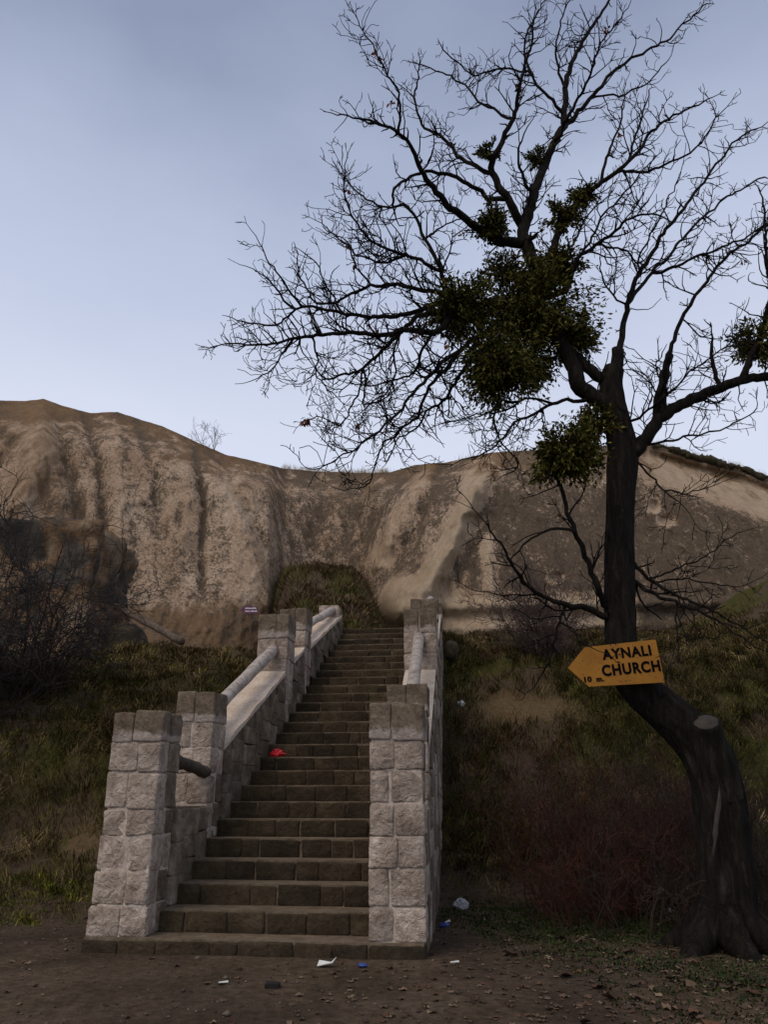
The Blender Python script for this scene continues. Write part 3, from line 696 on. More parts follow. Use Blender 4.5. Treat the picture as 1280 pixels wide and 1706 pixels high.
for W_, rad_, Lp, k in TWIGSRC:
    n = len(W_); cnt = rng.poisson(Lp / 14.5 * k)
    for _ in range(cnt):
        s = rng.beta(1.6, 1.1); i = min(n - 2, max(1, int(s * (n - 1)))); T_ = unit(W_[i + 1] - W_[i - 1])
        side = unit(np.cross(T_, rng.normal(0, 1, 3))); d0 = unit(T_ * rng.uniform(.35, .9) + side * .9 + UP * .12)
        r0 = min(rad_[i] * .6, rng.uniform(.007, .0135))
        twig(TW, W_[i], d0, rng.uniform(.16, .66) * (1 - .35 * s), r0, 0, .16, .42)
    twig(TW, W_[-1], unit(W_[-1] - W_[-3]), rng.uniform(.2, .4), rad_[-1] * .9, 0)
o = part('twigs', TW.mesh('twigs'), M['twig']); o['kind'] = 'stuff'

# mistletoe clumps
M['mistletoe'] = tone_mat('mistletoe_leaf', .8, spec=.12)
def leafset(C, dirs, size, wid):
    """pointed leaf of 4 verts (2 tris) folded along its rib, vectorised"""
    n = len(C); rnd = rng.normal(0, 1, (n, 3)); sd = np.cross(dirs, rnd); sd /= np.linalg.norm(sd, axis=1)[:, None] + 1e-9
    nr_ = np.cross(sd, dirs); s = size[:, None]
    V_ = np.stack([C, C + dirs * s * .55 + sd * s * wid + nr_ * s * .10, C + dirs * s, C + dirs * s * .55 - sd * s * wid + nr_ * s * .10], 1).reshape(-1, 3)
    b_ = np.arange(n)[:, None] * 4
    return V_, np.concatenate([b_ + np.array([[0, 1, 2]]), b_ + np.array([[0, 2, 3]])])
clumps = [(838, 608, 74, 80, 1), (890, 520, 100, 74, 1), (765, 512, 68, 50, 1), (925, 450, 54, 38, .9), (942, 757, 66, 60, 1.1), (985, 712, 50, 42, .7), (822, 375, 48, 38, .7), (970, 322, 28, 26, .7), (935, 362, 36, 36, .6),
          (1258, 570, 42, 52, .5), (815, 252, 22, 16, .5), (897, 262, 24, 18, .5), (958, 560, 40, 56, .8), (845, 455, 56, 36, .5), (880, 600, 60, 50, .7)]
for (cx, cy, rx, ry, dn) in clumps:
    A = np.array([l[:3] for l in LIMBS]); Yc = A[int(np.argmin(np.hypot(A[:, 0] - cx, A[:, 1] - cy))), 2]
    c0 = at(cx, cy, Yc); k = depth(c0) / F; rX, rZ = rx * k, ry * k; rY = (rX + rZ) / 2
    n = int(4600 * rX * rZ / .16 * dn) + 140; SC = np.array([rX, rY, rZ])
    nsp = int(34 * dn * (rX * rZ / .16)**.5) + 8
    ax = rng.normal(0, 1, (nsp, 3)); ax /= np.linalg.norm(ax, axis=1)[:, None]; al = rng.uniform(.45, 1.12, nsp)
    pk = rng.integers(0, nsp, n); rr = rng.uniform(.1, 1, n)**.6
    dr = ax[pk]; C = c0 + SC * (dr * (al[pk] * rr)[:, None] + rng.normal(0, .12, (n, 3)) * (.4 + .8 * rr)[:, None])
    dd = dr + rng.normal(0, .7, (n, 3)) + np.array([0, 0, -.35]); dd /= np.linalg.norm(dd, axis=1)[:, None]
    V_, F_ = leafset(C, dd, rng.uniform(.035, .085, n), .19)
    g = rng.uniform(0, 1, n)[:, None]; tn = np.array([.020, .024, .005]) * (1 - g) + np.array([.082, .076, .011]) * g
    tn[rng.random(n) < .06] = (.16, .12, .03)
    cl = part('mistletoe_clump', mesh_np('mistletoe_clump', V_, F_, False, np.repeat(tn, 4, 0)), M['mistletoe'])
    cl['label'] = 'round olive-green mistletoe clump'
    Ts = Tubes()
    for q in range(nsp):
        end = c0 + ax[q] * SC * al[q]
        mid = (c0 + end) / 2 + rng.normal(0, .04, 3); Ts.add(np.array([c0, mid, end]), np.array([.009, .006, .003]), 4, False)
    link('stems', Ts.mesh('stems'), M['twig'], cl)
# a few withered leaves still hanging
M['withered'] = plain('withered_leaf', (.13, .045, .025), .8, .4, 15)
for (px, py) in [(506, 704), (512, 698), (618, 545), (628, 550), (866, 147), (1032, 224), (596, 708), (1238, 436), (628, 90), (634, 96), (652, 170), (580, 408), (592, 440), (845, 988), (1040, 384), (690, 560), (1050, 800), (580, 316), (1012, 50), (745, 573)]:
    A = np.array([l[:3] for l in LIMBS]); Yc = A[int(np.argmin(np.hypot(A[:, 0] - px, A[:, 1] - py))), 2]
    c0 = at(px, py, Yc); n = 16 if px < 515 and py > 690 else 7
    C = c0 + rng.normal(0, .012, (n, 3)); dd = rng.normal(0, .6, (n, 3)) + np.array([0, 0, -.7]); dd /= np.linalg.norm(dd, axis=1)[:, None]
    V_, F_ = leafset(C, dd, rng.uniform(.04, .085, n), .28)
    part('withered_leaf', mesh_np('withered_leaf', V_, F_), M['withered'])

# ------------------------------------------------------------------ signs
def text_mesh(body, size, bold=.0, sx=1.0):
    cu = bpy.data.curves.new('txt', 'FONT'); cu.body = body; cu.size = size; cu.offset = bold; cu.extrude = .0015; cu.align_x = 'LEFT'; cu.resolution_u = 6; cu.space_character = 1.13
    o_ = bpy.data.objects.new('txt', cu); col.objects.link(o_); dg = bpy.context.evaluated_depsgraph_get(); dg.update()
    me_ = bpy.data.meshes.new_from_object(o_.evaluated_get(dg)); bpy.data.objects.remove(o_); bpy.data.curves.remove(cu)
    return me_
M['sign_yellow'] = None
m_, t, b = mat_base('ochre_sign_paint', .6, .3)
n1 = noise_node(t, 5, 5, .6); n2 = noise_node(t, 38, 3, .5)
c = rampn(t, n1, [(.3, (.25, .10, .006)), (.7, (.33, .142, .010))]); c = mixn(t, rampn(t, n2, [(.635, (0, 0, 0)), (.68, (1, 1, 1))]), c, (.09, .035, .012))
t.links.new(c, b.inputs['Base Color']); M['sign_yellow'] = m_
M['sign_black'] = plain('black_sign_paint', (.004, .0035, .004), .95, .2, spec=.05)
M['rust'] = plain('rusty_nail', (.035, .02, .014), .8, .3)
YS = 7.72
def sp(px, py): return at(px, py, YS)
O = sp(1025, 1105); pw = depth(O) / F          # metres per photo pixel at the sign
sign = thing('direction_sign', 'ochre arrow board reading AYNALI CHURCH nailed to the tree trunk', 'sign', tuple(O)); 
tilt = R(5.2)
brd = MB(); pts = [(946, 1113), (977, 1079), (1097, 1066.5), (1104, 1136), (978, 1143)]
outline = [((x - 1025) * pw, (1105 - y) * pw * 1.02) for x, y in pts]
brd.prism([(p, q) for p, q in outline], 'y', -.012, .012)
link('board', brd.mesh('board'), M['sign_yellow'], sign)
def put_text(body, px, py, hpx, wpx, bold):
    me_ = text_mesh(body, 1.0, bold); co = np.array([v.co for v in me_.vertices]); lo, hi = co.min(0), co.max(0)
    me_.materials.clear(); o_ = link('lettering', me_, M['sign_black'], sign)
    sx, sy = wpx * pw / (hi[0] - lo[0]), hpx * pw / (hi[1] - lo[1])
    for v in me_.vertices: v.co = ((v.co.x - lo[0]) * sx, (v.co.y - lo[1]) * sy, v.co.z)
    o_.rotation_euler = (R(90), -tilt, 0); o_.location = ((px - 1025) * pw, -.0145, (1105 - py) * pw * 1.02)
put_text('AYNALI', 1005, 1100, 17.5, 83, .040); put_text('CHURCH', 1002.5, 1127, 19, 98, .040)
put_text('10', 971.5, 1136.5, 9.5, 12.5, .05); put_text('m.', 991.5, 1135.5, 6.5, 13, .05)
for px, py in [(1020, 1076), (1029, 1075), (1030.5, 1103), (1031, 1134.5), (1040, 1133.5), (965, 1086)]:
    T = Tubes(); c0 = np.array([(px - 1025) * pw, -.012, (1105 - py) * pw * 1.02]); T.add(c0 + np.array([[0, .004, 0], [0, -.006, 0]]), np.array([.006, .005]), 8); link('nail', T.mesh('nail'), M['rust'], sign)
M['purple'] = plain('purple_sign_paint', (.11, .035, .07), .5, .12)
M['white_paint'] = plain('white_sign_paint', (.72, .66, .70), .6, .05)
YP = 22.5; O2 = at(416, 1017, YP); k2 = depth(O2) / F; gz0 = float(terrain_z(O2[0], O2[1]))
ps = thing('small_sign', 'small purple arrow sign with two white lines above the left pillar', 'sign', (O2[0], O2[1], gz0)); hz = O2[2] - gz0
bm_ = MB(); bm_.prism([((x - 416) * k2, (1017 - y) * k2 + hz) for x, y in [(400, 1016), (407.5, 1009.5), (429, 1010), (431, 1022.5), (408, 1023)]], 'y', -.012, .012); link('board', bm_.mesh('board'), M['purple'], ps)
T = Tubes(); T.add(np.array([[.05, .04, -.2], [.05, .04, hz - .03]]), np.array([.012, .012]), 8); link('post', T.mesh('post'), M['dark_log'], ps)
for y, x0, x1 in ((1013.3, 408.3, 427), (1018.3, 408.5, 416.8), (1018.3, 418, 428.6)):
    lt = MB(); x = x0
    while x < x1:
        wv = random.uniform(.5, 1.0); hh = random.choice((2.0, 2.0, 2.6)); lt.quad_box(((x - 416) * k2, -.016, (1017 - y - 1.3) * k2 + hz), ((min(x1, x + wv) - 416) * k2, -.0125, (1017 - y - 1.3 + hh) * k2 + hz)); x += wv + .28
    link('lettering', lt.mesh('lettering'), M['white_paint'], ps)

# ------------------------------------------------------------------ rocks, pole
def rock(name, label, c0, size, seed, mat, sub=5, amp=.25, boxy=.5, freq=1.0):
    import bmesh
    bm = bmesh.new(); bmesh.ops.create_icosphere(bm, subdivisions=sub, radius=1.0)
    co = np.array([v.co for v in bm.verts]); mxn = np.abs(co).max(1)[:, None]; co = co * (1 - boxy) + co / mxn * boxy * .85
    co = co * (1 + amp * fbm(co[:, 0] * freq + seed, co[:, 1] * freq, co[:, 2] * freq, 5, .55)[:, None])
    co = co * np.array(size)
    for v, q in zip(bm.verts, co): v.co = q
    for f_ in bm.faces: f_.smooth = True
    me_ = bpy.data.meshes.new(name); bm.to_mesh(me_); bm.free()
    return link(name, me_, mat, None, tuple(c0), label, 'rock')
m_, t, b = mat_base('dark_lichened_rock', .95, .1)
n1 = noise_node(t, .9, 6, .62, dist=.5); n2 = noise_node(t, 5, 6, .7)
c = rampn(t, n1, [(.36, (.045, .042, .038)), (.46, (.085, .073, .06)), (.54, (.19, .115, .062)), (.64, (.27, .20, .135))])
c = mixn(t, 1.0, c, rampn(t, n2, [(.3, (.6, .6, .6)), (.7, (1.2, 1.2, 1.2))]), 'MULTIPLY'); t.links.new(c, b.inputs['Base Color']); bump(t, b, n2, 1.0, .12); M['dark_rock'] = m_
M['mossy'] = stone_mat('mossy_boulder', (.02, .026, .01), (.045, .036, .022), (.085, .06, .04), 2.2, 14, 1.0, .06, .05)
YR = 20.0; cR = at(40, 1010, YR)
rock('rock_outcrop', 'large dark lichened rock outcrop behind the black leafless bush', cR, (2.55, 2.0, 1.95), 3.1, M['dark_rock'], 6, .26, .96, 2.1)
cB = at(208, 1080, 19.0); rock('boulder', 'low mossy boulder under the leaning pole', cB, (.52, .5, .62), 8.2, M['mossy'], 4, .2, .2)
cB = at(748, 1085, 14.2); rock('boulder', 'small brown rock tucked behind the right balustrade', (cB[0] + .05, cB[1], cB[2]), (.12, .2, .2), 5.2, M['mossy'], 3, .2, .3)
p0, p1 = at(192, 1010, 19.2), at(303, 1069, 17.2)
T = Tubes(); P = np.linspace(p0, p1, 10); P[1:-1] += rng.uniform(-.01, .01, (8, 3)); T.add(P - p1, np.linspace(.07, .085, 10), 10, True, .05)
link('wooden_pole', T.mesh('wooden_pole'), M['grey_log'], None, tuple(p1), 'long grey wooden pole leaning from the rock outcrop to the grass', 'pole')

# ------------------------------------------------------------------ shrubs
M['bush_dark'] = plain('dark_bush_twig', (.030, .023, .020), .9, .3, 20)
M['bush_red'] = plain('red_brown_twig', (.060, .018, .011), .85, .6, 2)
M['bush_brown'] = plain('grey_brown_twig', (.034, .021, .015), .85, .5, 2)
M['bush_purple'] = plain('purple_brown_twig', (.075, .05, .042), .85, .35, 6)
M['bush_grey'] = plain('grey_twig', (.06, .05, .045), .9, .3, 6)
def shrub(label, X, Y, h, spread, nst, mat, lvl_k=(5, 3), seed=1, rmin=.0028, r0=.014, group=None, lean=(0, 0), zoff=0, name='bare_shrub', broad=.25, outmax=1.0):
    Tb = Tubes(); stems = Tubes()
    for _ in range(nst):
        a_ = rng.uniform(0, 2 * math.pi); rad_ = rng.uniform(0, 1)**.6 * broad * spread
        p = np.array([math.cos(a_) * rad_, math.sin(a_) * rad_, -.08]); out_ = rng.uniform(.05, outmax)
        d = unit(np.array([math.cos(a_) * out_ * spread / h * 1.2 + lean[0], math.sin(a_) * out_ * spread / h * 1.2 + lean[1], 1.0]))
        Ln = h * rng.uniform(.6, 1.1); n = 7; P = [p]; d_ = d
        for i in range(n):
            d_ = unit(d_ + rng.normal(0, .2, 3)); p = p + d_ * Ln / n; P.append(p)
            for _k in range(rng.poisson(lvl_k[0] / 5)):
                nd_ = unit(d_ * .8 + unit(np.cross(d_, rng.normal(0, 1, 3))) * .8); twig(Tb, p, nd_, Ln * rng.uniform(.15, .55), r0 * .45, 1, .04, .5, rmin, (3, lvl_k[1]), (4, 3, 3))
        stems.add(np.array(P), np.linspace(r0, rmin * 1.2, n + 1), 5, False)
    z = float(terrain_z(X, Y)) + zoff
    root = thing(name, label, 'shrub', (X, Y, z), 0, group)
    link('stems', stems.mesh('stems'), mat, root); tw_ = link('twigs', Tb.mesh('twigs'), mat, root); tw_['kind'] = 'stuff'
    return root
# black bush on the left
q = at(20, 1120, 13.5)
shrub('large black leafless bush in front of the dark rock outcrop', float(q[0]), 13.5, 2.7, 1.9, 34, M['bush_dark'], (9, 4), r0=.022, rmin=.0035)
shrub('black leafless bush at the left edge, lower on the bank', -6.6, 12.6, 1.7, 1.4, 20, M['bush_dark'], (8, 4), r0=.016, rmin=.0035)
# reddish thickets around the trunk
for X, Y, h, s_, n_, lab in [(2.55, 10.1, 1.5, .85, 44, 'tall red-twigged thicket left of the trunk below the sign'), (3.35, 10.0, 1.55, 1.1, 46, 'red-twigged thicket right behind the tree trunk'),
                       (2.0, 9.2, .7, .4, 20, 'low red-brown shrub at the edge of the worn path'), (2.45, 8.9, 1.05, .9, 40, 'dark reddish shrub between the path shrub and the trunk'),
                       (4.6, 9.6, 1.7, 1.1, 40, 'red-twigged thicket at the right picture edge behind the trunk'), (4.3, 8.3, 1.1, .8, 30, 'dark twiggy shrub to the right of the trunk base'), (2.75, 10.9, 1.7, 1.0, 36, 'red-twigged thicket furthest up the bank under the bent trunk')]:
    shrub(lab, X, Y, h, s_, n_, M['bush_brown' if ('dark' in lab or 'right' in lab) else 'bush_red'], (7.5, 3.0), rmin=.0023, r0=.0075, broad=1.0, outmax=.5, group='red-twigged shrubs around the tree')
q = at(905, 1105, 16.5); shrub('purple-brown twiggy shrub on the bank left of the yellow sign', float(q[0]), 16.5, 1.9, 1.1, 42, M['bush_purple'], (9, 3.5), rmin=.004, r0=.012)
q = cliff_top(350); r_ = shrub('small bare bush on the cliff skyline at left', float(q[0]), float(q[1]) + .2, 1.5, 1.5, 9, M['bush_grey'], (6, 2), rmin=.0045, r0=.016); r_.location.z = float(q[2]) - .05

# ------------------------------------------------------------------ grass
M['grass'] = tone_mat('grass_blades', .8, spec=.15)
def blades(name, label, base, nb, hmin, hmax, tones, spread, droop, wid, cat='grass', zfun=terrain_z, down=True):
    n0 = len(base); X0 = np.repeat(base[:, 0], nb) + rng.normal(0, spread, n0 * nb); Y0 = np.repeat(base[:, 1], nb) + rng.normal(0, spread, n0 * nb)
    n = len(X0); Z0 = zfun(X0, Y0) - .01
    eps = .08; dzx = (zfun(X0 + eps, Y0) - Z0 - .01) / eps; dzy = (zfun(X0, Y0 + eps) - Z0 - .01) / eps
    ang = rng.uniform(0, 2 * math.pi, n); tn = np.repeat(rng.uniform(.35, 1.0, n0) + .9 * (rng.random(n0) < .22) * rng.random(n0), nb)
    tdir = np.repeat(rng.normal(0, .45, (n0, 2)), nb, 0) if down else 0
    out_ = np.stack([np.cos(ang), np.sin(ang)], 1) * rng.uniform(.1, .8, n)[:, None] + tdir - (np.clip(np.stack([dzx, dzy], 1), -1, 1) * .8 if down else 0)
    ln = rng.uniform(hmin, hmax, n) * np.repeat(rng.uniform(.6, 1.2, n0), nb)
    b0 = np.stack([X0, Y0, Z0], 1); hor = np.concatenate([out_, np.zeros((n, 1))], 1)
    p1_ = b0 + (hor * (.55 if down else .3) + np.array([0, 0, .72 if down else .95])) * (ln * .5)[:, None]
    p2_ = p1_ + (hor * (.85 + droop) + np.array([0, 0, (.32 if down else .8) - droop])) * (ln * .5)[:, None]
    side = np.stack([-np.sin(ang), np.cos(ang), 0 * ang], 1); side = np.where(rng.random((n, 1)) < .5, side, np.array([1.0, 0, 0])) * (wid * rng.uniform(.6, 1.3, n))[:, None]
    V_ = np.stack([b0 - side, b0 + side, p1_ + side * .8, p1_ - side * .8, p2_], 1).reshape(-1, 3)
    bi = np.arange(n)[:, None] * 5
    F_ = np.concatenate([bi + np.array([[0, 1, 2]]), bi + np.array([[0, 2, 3]]), bi + np.array([[3, 2, 4]])])
    tones = np.array(tones); pick = np.repeat(rng.integers(0, len(tones), n0), nb); pick = np.where(rng.random(n) < .25, rng.integers(0, len(tones), n), pick)
    cc = tones[pick] * (tn * rng.uniform(.75, 1.25, n))[:, None]
    link(name, mesh_np(name, V_, F_, False, np.repeat(cc, 5, 0)), M['grass'], None, None, label, cat, None, 'stuff')
def sample(n, x0, x1, y0, y1, keep):
    X = rng.uniform(x0, x1, n); Y = rng.uniform(y0, y1, n); k = keep(X, Y); s = rng.random(n) < k; return np.stack([X[s], Y[s]], 1)
def inframe(X, Y): return (np.abs(X) < .56 * Y + 1.5)
def offstairs(X, Y):
    u, v = to_uv(X, Y); return ~((u > -1.50) & (u < 1.47 - .032 * np.maximum(v, 0)) & (v > -.06) & (v < 9.6))
def scarf(X, Y): return 1 - np.clip(1.7 * scar_fn(X, Y), 0, 1)
def keep_bank(X, Y):
    z = terrain_z(X, Y); return inframe(X, Y) * offstairs(X, Y) * sstep(.12, .7, z) * np.clip(.80 + .9 * fbm(X * .9, Y * .9, 6.1, 3), .12, 1) * scarf(X, Y)
straw = [(.27, .195, .085), (.19, .135, .055), (.13, .10, .033)]; green = [(.070, .075, .011), (.145, .150, .011), (.095, .080, .017)]; mixg = green + [(.15, .105, .042), (.10, .068, .029), (.06, .040, .019)]
B = sample(20000, -11, 10, 9.6, 21, keep_bank)
blades('bank_grass', 'tangled green and straw grass covering both banks beside the steps', B, 22, .10, .32, mixg, .08, .38, .0045)
B = sample(4200, -11, 10, 10.2, 20, keep_bank)
blades('dry_grass', 'long drooping dry straw grass on the banks', B, 18, .26, .58, straw, .06, .62, .0038)
B = sample(700, -11, 10, 9.8, 19, lambda X, Y: keep_bank(X, Y) * .6)
blades('dry_stalks', 'thin pale dry stalks standing out of the bank grass', B, 2, .45, .95, [(.30, .22, .11), (.20, .14, .07)], .05, .1, .0028)
def keep_tal(X, Y):
    z = terrain_z(X, Y); return inframe(X, Y) * offstairs(X, Y) * sstep(.3, .9, z) * np.clip(.7 + .9 * fbm(X * .7, Y * .7, 3.1, 3), .1, 1)
B = sample(9000, -9, 12, 17, 33, keep_tal)
blades('upper_grass', 'brown and olive grass on the slope behind the stair head', B, 14, .12, .42, [(.07, .058, .015), (.15, .095, .042), (.11, .066, .03), (.19, .125, .056), (.06, .04, .02)], .14, .3, .008)
# moss-like tufts near the tree, on the flat
def keep_flat(X, Y): return offstairs(X, Y) * sstep(.9, 2.0, X - .25 * (7.5 - Y)) * np.clip(.55 + 1.2 * fbm(X * .9, Y * .9, 2.4, 3), 0, 1)
B = sample(15000, .6, 6.5, 4.2, 10.8, keep_flat)
blades('low_weeds', 'low dark green weeds on the ground around the tree foot', B, 12, .025, .09, [(.020, .036, .008), (.030, .046, .010), (.038, .038, .012)], .06, .2, .006, 'weeds')
def keep_left(X, Y): return offstairs(X, Y) * inframe(X, Y) * sstep(-.6, .9, fbm(X, Y, 9, 3) * 1.0 + (Y - 9.3))
B = sample(1600, -8, -2.4, 8.6, 10.6, keep_left)
blades('foot_grass', 'dark grass at the foot of the left bank', B, 14, .05, .18, green, .05, .2, .004)
# skyline grass on the cliff edge
def ctz(X, Y):
    return np.interp(X, CL_V[nr - 1, :, 0], CL_V[nr - 1, :, 2])
pxr = np.concatenate([rng.uniform(470, 650, 130), rng.uniform(1085, 1275, 170), rng.uniform(650, 1080, 10)])
B = np.array([cliff_top(p)[:2] + np.array([0, rng.uniform(0, .4)]) for p in pxr])
blades('skyline_grass', 'pale dry grass along the cliff edge against the sky', B, 14, .10, .45, [(.42, .34, .20), (.34, .27, .15)], .14, .0, .006, 'grass', ctz, False)
# turf edge overhanging the bright scarp on the right
Tt = []
xs = np.linspace(1085, 1275, 60); P = np.array([cliff_top(p) for p in xs]); P[:, 1] -= .25; P[:, 2] += -.12 + .06 * fbm(xs * .08, 0, 0, 2)
T = Tubes(); T.add(P, .15 + .16 * fbm(xs * .11, 3, 0, 3), 10, True, .35)
M['turf'] = stone_mat('dark_turf', (.025, .022, .012), (.05, .042, .022), (.08, .065, .035), 3, 16, 1.0, .08, .02)
link('turf_edge', T.mesh('turf_edge'), M['turf'], None, None, 'dark overhanging turf edge on the cliff top right of the tree', 'turf')

# ------------------------------------------------------------------ fallen leaves, grit, litter
M['leaf'] = tone_mat('fallen_leaf', .85, spec=.15)
LT = np.array([(.11, .070, .045), (.15, .10, .065), (.075, .05, .035), (.19, .135, .085), (.10, .05, .03)])
def leaf_shape(s, r_):
    k = 11; a_ = np.linspace(0, 2 * math.pi, k, endpoint=False); rad_ = np.where(np.arange(k) % 2 == 0, 1.0, .58) * r_.uniform(.8, 1.15, k)
    P = np.stack([np.cos(a_) * rad_, np.sin(a_) * rad_, r_.uniform(-.12, .38, k)], 1) * s; return np.concatenate([[[0, 0, 0]], P]), np.array([[0, i + 1, (i + 1) % k + 1] for i in range(k)])
def lw(X, Y): return offstairs(X, Y) * np.maximum(.07, sstep(-1.8, 2.6, X + (6.2 - Y) * .55 + 1.2 * fbm(X * .8, Y * .8, 4.4, 3))) * (1 - sstep(9.3, 10.5, Y))
Bf = sample(9500, -5.0, 6, 3.0, 10.4, lw); Vs, Fs, Cs = [], [], []; off = 0
for X, Y in Bf:
    v_, f_ = leaf_shape(rng.uniform(.012, .036), rng); a_ = rng.uniform(0, 6.3); ca, sa = math.cos(a_), math.sin(a_)
    v_ = v_ @ np.array([[ca, sa, 0], [-sa, ca, 0], [0, 0, 1]]) ; Vs.append(v_ + np.array([X, Y, 0])); Fs.append(f_ + off); off += len(v_); Cs.append(np.tile(LT[rng.integers(0, 5)] * rng.uniform(.35, 1.15), (len(v_), 1)))
Vs = np.concatenate(Vs); Vs[:, 2] += terrain_z(Vs[:, 0], Vs[:, 1]) + .006
link('leaf_litter', mesh_np('leaf_litter', Vs, np.concatenate(Fs), False, np.concatenate(Cs)), M['leaf'], None, None, 'scattered small brown dead leaves and scraps on the ground', 'leaf litter', None, 'stuff')
for i in range(46):
    X, Y = (rng.uniform(.9, 3.8), rng.uniform(5.2, 8.4)); v_, f_ = leaf_shape(rng.uniform(.045, .075), rng)
    me_ = mesh_np('fallen_leaf', v_, f_, False, np.tile(LT[rng.integers(0, 5)] * rng.uniform(.6, 1.1), (len(v_), 1)))
    o_ = link('fallen_leaf', me_, M['leaf'], None, (X, Y, float(terrain_z(X, Y)) + .012), 'large curled brown leaf lying on the weeds near the tree', 'leaf', 'large fallen leaves under the tree'); o_.rotation_euler = (rng.uniform(-.3, .3), rng.uniform(-.3, .3), rng.uniform(0, 6))
# grit and pebbles
n = 6200; X = rng.uniform(-7.5, 5.5, n); Y = rng.uniform(2.8, 15, n); ok = offstairs(X, Y); X, Y = X[ok], Y[ok]; n = len(X); s = rng.uniform(.004, .014, n) * np.where(rng.random(n) < .06, 2.2, 1)
oc = np.array([[1, 0, 0], [0, 1, 0], [-1, 0, 0], [0, -1, 0], [0, 0, .7], [0, 0, -.7]]); fo = np.array([[0, 1, 4], [1, 2, 4], [2, 3, 4], [3, 0, 4], [1, 0, 5], [2, 1, 5], [3, 2, 5], [0, 3, 5]])
V_ = np.stack([X, Y, terrain_z(X, Y) + s * .3], 1)[:, None] + (oc[None] * rng.uniform(.6, 1.3, (n, 6, 1))) * s[:, None, None]
tn = np.repeat(np.array([(.10, .08, .065)]) * rng.uniform(.3, 1.5, (n, 1)), 6, 0)
link('grit', mesh_np('grit', V_.reshape(-1, 3), (np.arange(n)[:, None, None] * 6 + fo[None]).reshape(-1, 3), False, tn), M['leaf'], None, None, 'small pebbles and crumbs scattered over the bare earth', 'gravel', None, 'stuff')
# litter
def crumple(name, label, c0, size, mat, seed, cat, sub=3, amp=.45, freq=1.7):
    import bmesh
    bm = bmesh.new(); bmesh.ops.create_icosphere(bm, subdivisions=sub, radius=1.0); co = np.array([v.co for v in bm.verts])
    co = co * (1 + amp * fbm(co[:, 0] * freq + seed, co[:, 1] * freq + 2, co[:, 2] * freq, 3, .7)[:, None]) * np.array(size)
    for v, q in zip(bm.verts, co): v.co = q
    me_ = bpy.data.meshes.new(name); bm.to_mesh(me_); bm.free(); return link(name, me_, mat, None, tuple(c0), label, cat)
def flatpiece(name, label, c0, pts, mat, cat, lift=.02, th=.006):
    mb = MB(); k = len(pts); mb.v = [(x, y, lift * ((i * 7) % 3) / 2 + d) for d in (0, th) for i, (x, y) in enumerate(pts)]
    mb.f = [list(range(k))[::-1], list(range(k, 2 * k))] + [[i, (i + 1) % k, k + (i + 1) % k, k + i] for i in range(k)]
    return link(name, mb.mesh(name), mat, None, tuple(c0), label, cat)
M['red_plastic'] = plain('red_plastic', (.55, .012, .02), .35, .3, 30, spec=.5); M['white_paper'] = plain('white_paper', (.62, .63, .60), .7, .08, 20)
M['clear_plastic'] = plain('clouded_plastic', (.34, .34, .36), .3, .35, 40, spec=.6); M['blue'] = plain('blue_wrapper', (.03, .06, .22), .4, .3, 30); M['black'] = plain('dark_brick', (.014, .012, .011), .9, .3, 20)
M['orange'] = plain('orange_plastic', (.35, .09, .03), .5, .2)
def gp(px, py):                 # ground point seen along a photo direction
    b_ = (CY - py) / F; dz = sp_ + b_ * cp; dy = cp - b_ * sp_; z = 0.0
    for _ in range(6):
        q_ = at(px, py, (z - EYE) / dz * dy); z = float(terrain_z(q_[0], q_[1]))
    q_[2] = z; return q_
def stair_pt(n, u): 
    v = (n - 1) * TREAD + .12; p_ = S0 + su * u + sv2 * v; return np.array([p_[0], p_[1], n * RISE])
crumple('plastic_bag', 'crumpled red plastic bag on a step by the left wall', stair_pt(10, -.76) + np.array([0, 0, .045]), (.085, .06, .06), M['red_plastic'], 1.0, 'bag', 3, .75, 2.6)
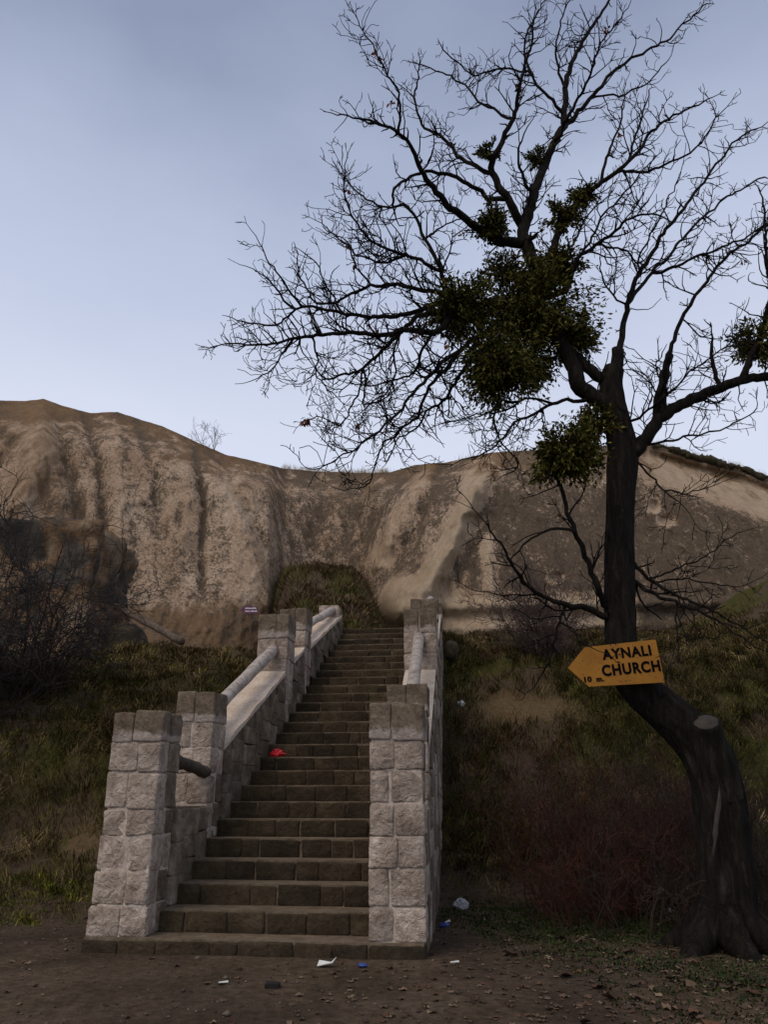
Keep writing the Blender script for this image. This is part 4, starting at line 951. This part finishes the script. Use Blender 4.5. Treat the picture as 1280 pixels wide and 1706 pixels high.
q = gp(544, 1611); flatpiece('paper_scrap', 'bent white paper scrap in front of the bottom step', q + np.array([0, 0, .01]), [(-.07, -.03), (.05, -.045), (.075, .03), (.02, .05), (-.06, .045)], M['white_paper'], 'paper', .05)
q = gp(604, 1612); crumple('wrapper', 'small blue wrapper on the ground right of the white paper', q + np.array([0, 0, .015]), (.04, .025, .018), M['blue'], 3.0, 'wrapper', 2)
q = gp(769, 1514); crumple('plastic_bag', 'crumpled clear plastic bag on the path right of the balustrade', q + np.array([0, 0, .04]), (.085, .06, .065), M['clear_plastic'], 5.0, 'bag', 3, .7, 2.4)
q = gp(740, 1545); crumple('wrapper', 'blue and white wrapper beside the foot of the right pillar', q + np.array([0, 0, .02]), (.05, .035, .025), M['blue'], 7.0, 'wrapper', 2)
q = gp(746, 1543); flatpiece('paper_scrap', 'tiny white scrap next to the blue wrapper by the right pillar', q + np.array([0, 0, .035]), [(-.025, -.015), (.03, -.02), (.025, .02), (-.02, .02)], M['white_paper'], 'paper', .02)
q = gp(454, 1645); rb = rock('brick_fragment', 'small black brick fragment lying on the bare earth below the steps', q + np.array([0, 0, .012]), (.062, .04, .024), 9.0, M['black'], 3, .12, .95); rb['category'] = 'rubble'
q = gp(740, 1492); flatpiece('plastic_sheet', 'flattened clear plastic strip behind the clear bag', q + np.array([0, 0, .012]), [(-.09, -.01), (.02, -.03), (.09, 0), (.02, .025)], M['clear_plastic'], 'plastic', .02)
q = gp(1118, 1522); crumple('tin_can', 'crushed grey can half hidden in the shrubs left of the trunk', q + np.array([0, 0, .03]), (.04, .06, .035), M['clear_plastic'], 2.2, 'can', 2, .15)
for px, py, lab in [(372, 1640, 'thin pale scrap lying on the bare earth at left centre'), (758, 1606, 'small white scrap on the leaf litter right of the steps')]:
    q = gp(px, py); flatpiece('paper_scrap', lab, q + np.array([0, 0, .01]), [(-.05, -.008), (.05, -.012), (.045, .012), (-.045, .01)], M['white_paper'], 'paper', .008).scale = (.7, .7, 1)
q = at(766, 1090, 14.6); crumple('litter', 'white and orange litter on the bank behind the right balustrade', (q[0], q[1], float(terrain_z(q[0], q[1])) + .06), (.07, .06, .06), M['white_paper'], 4.0, 'litter', 2)
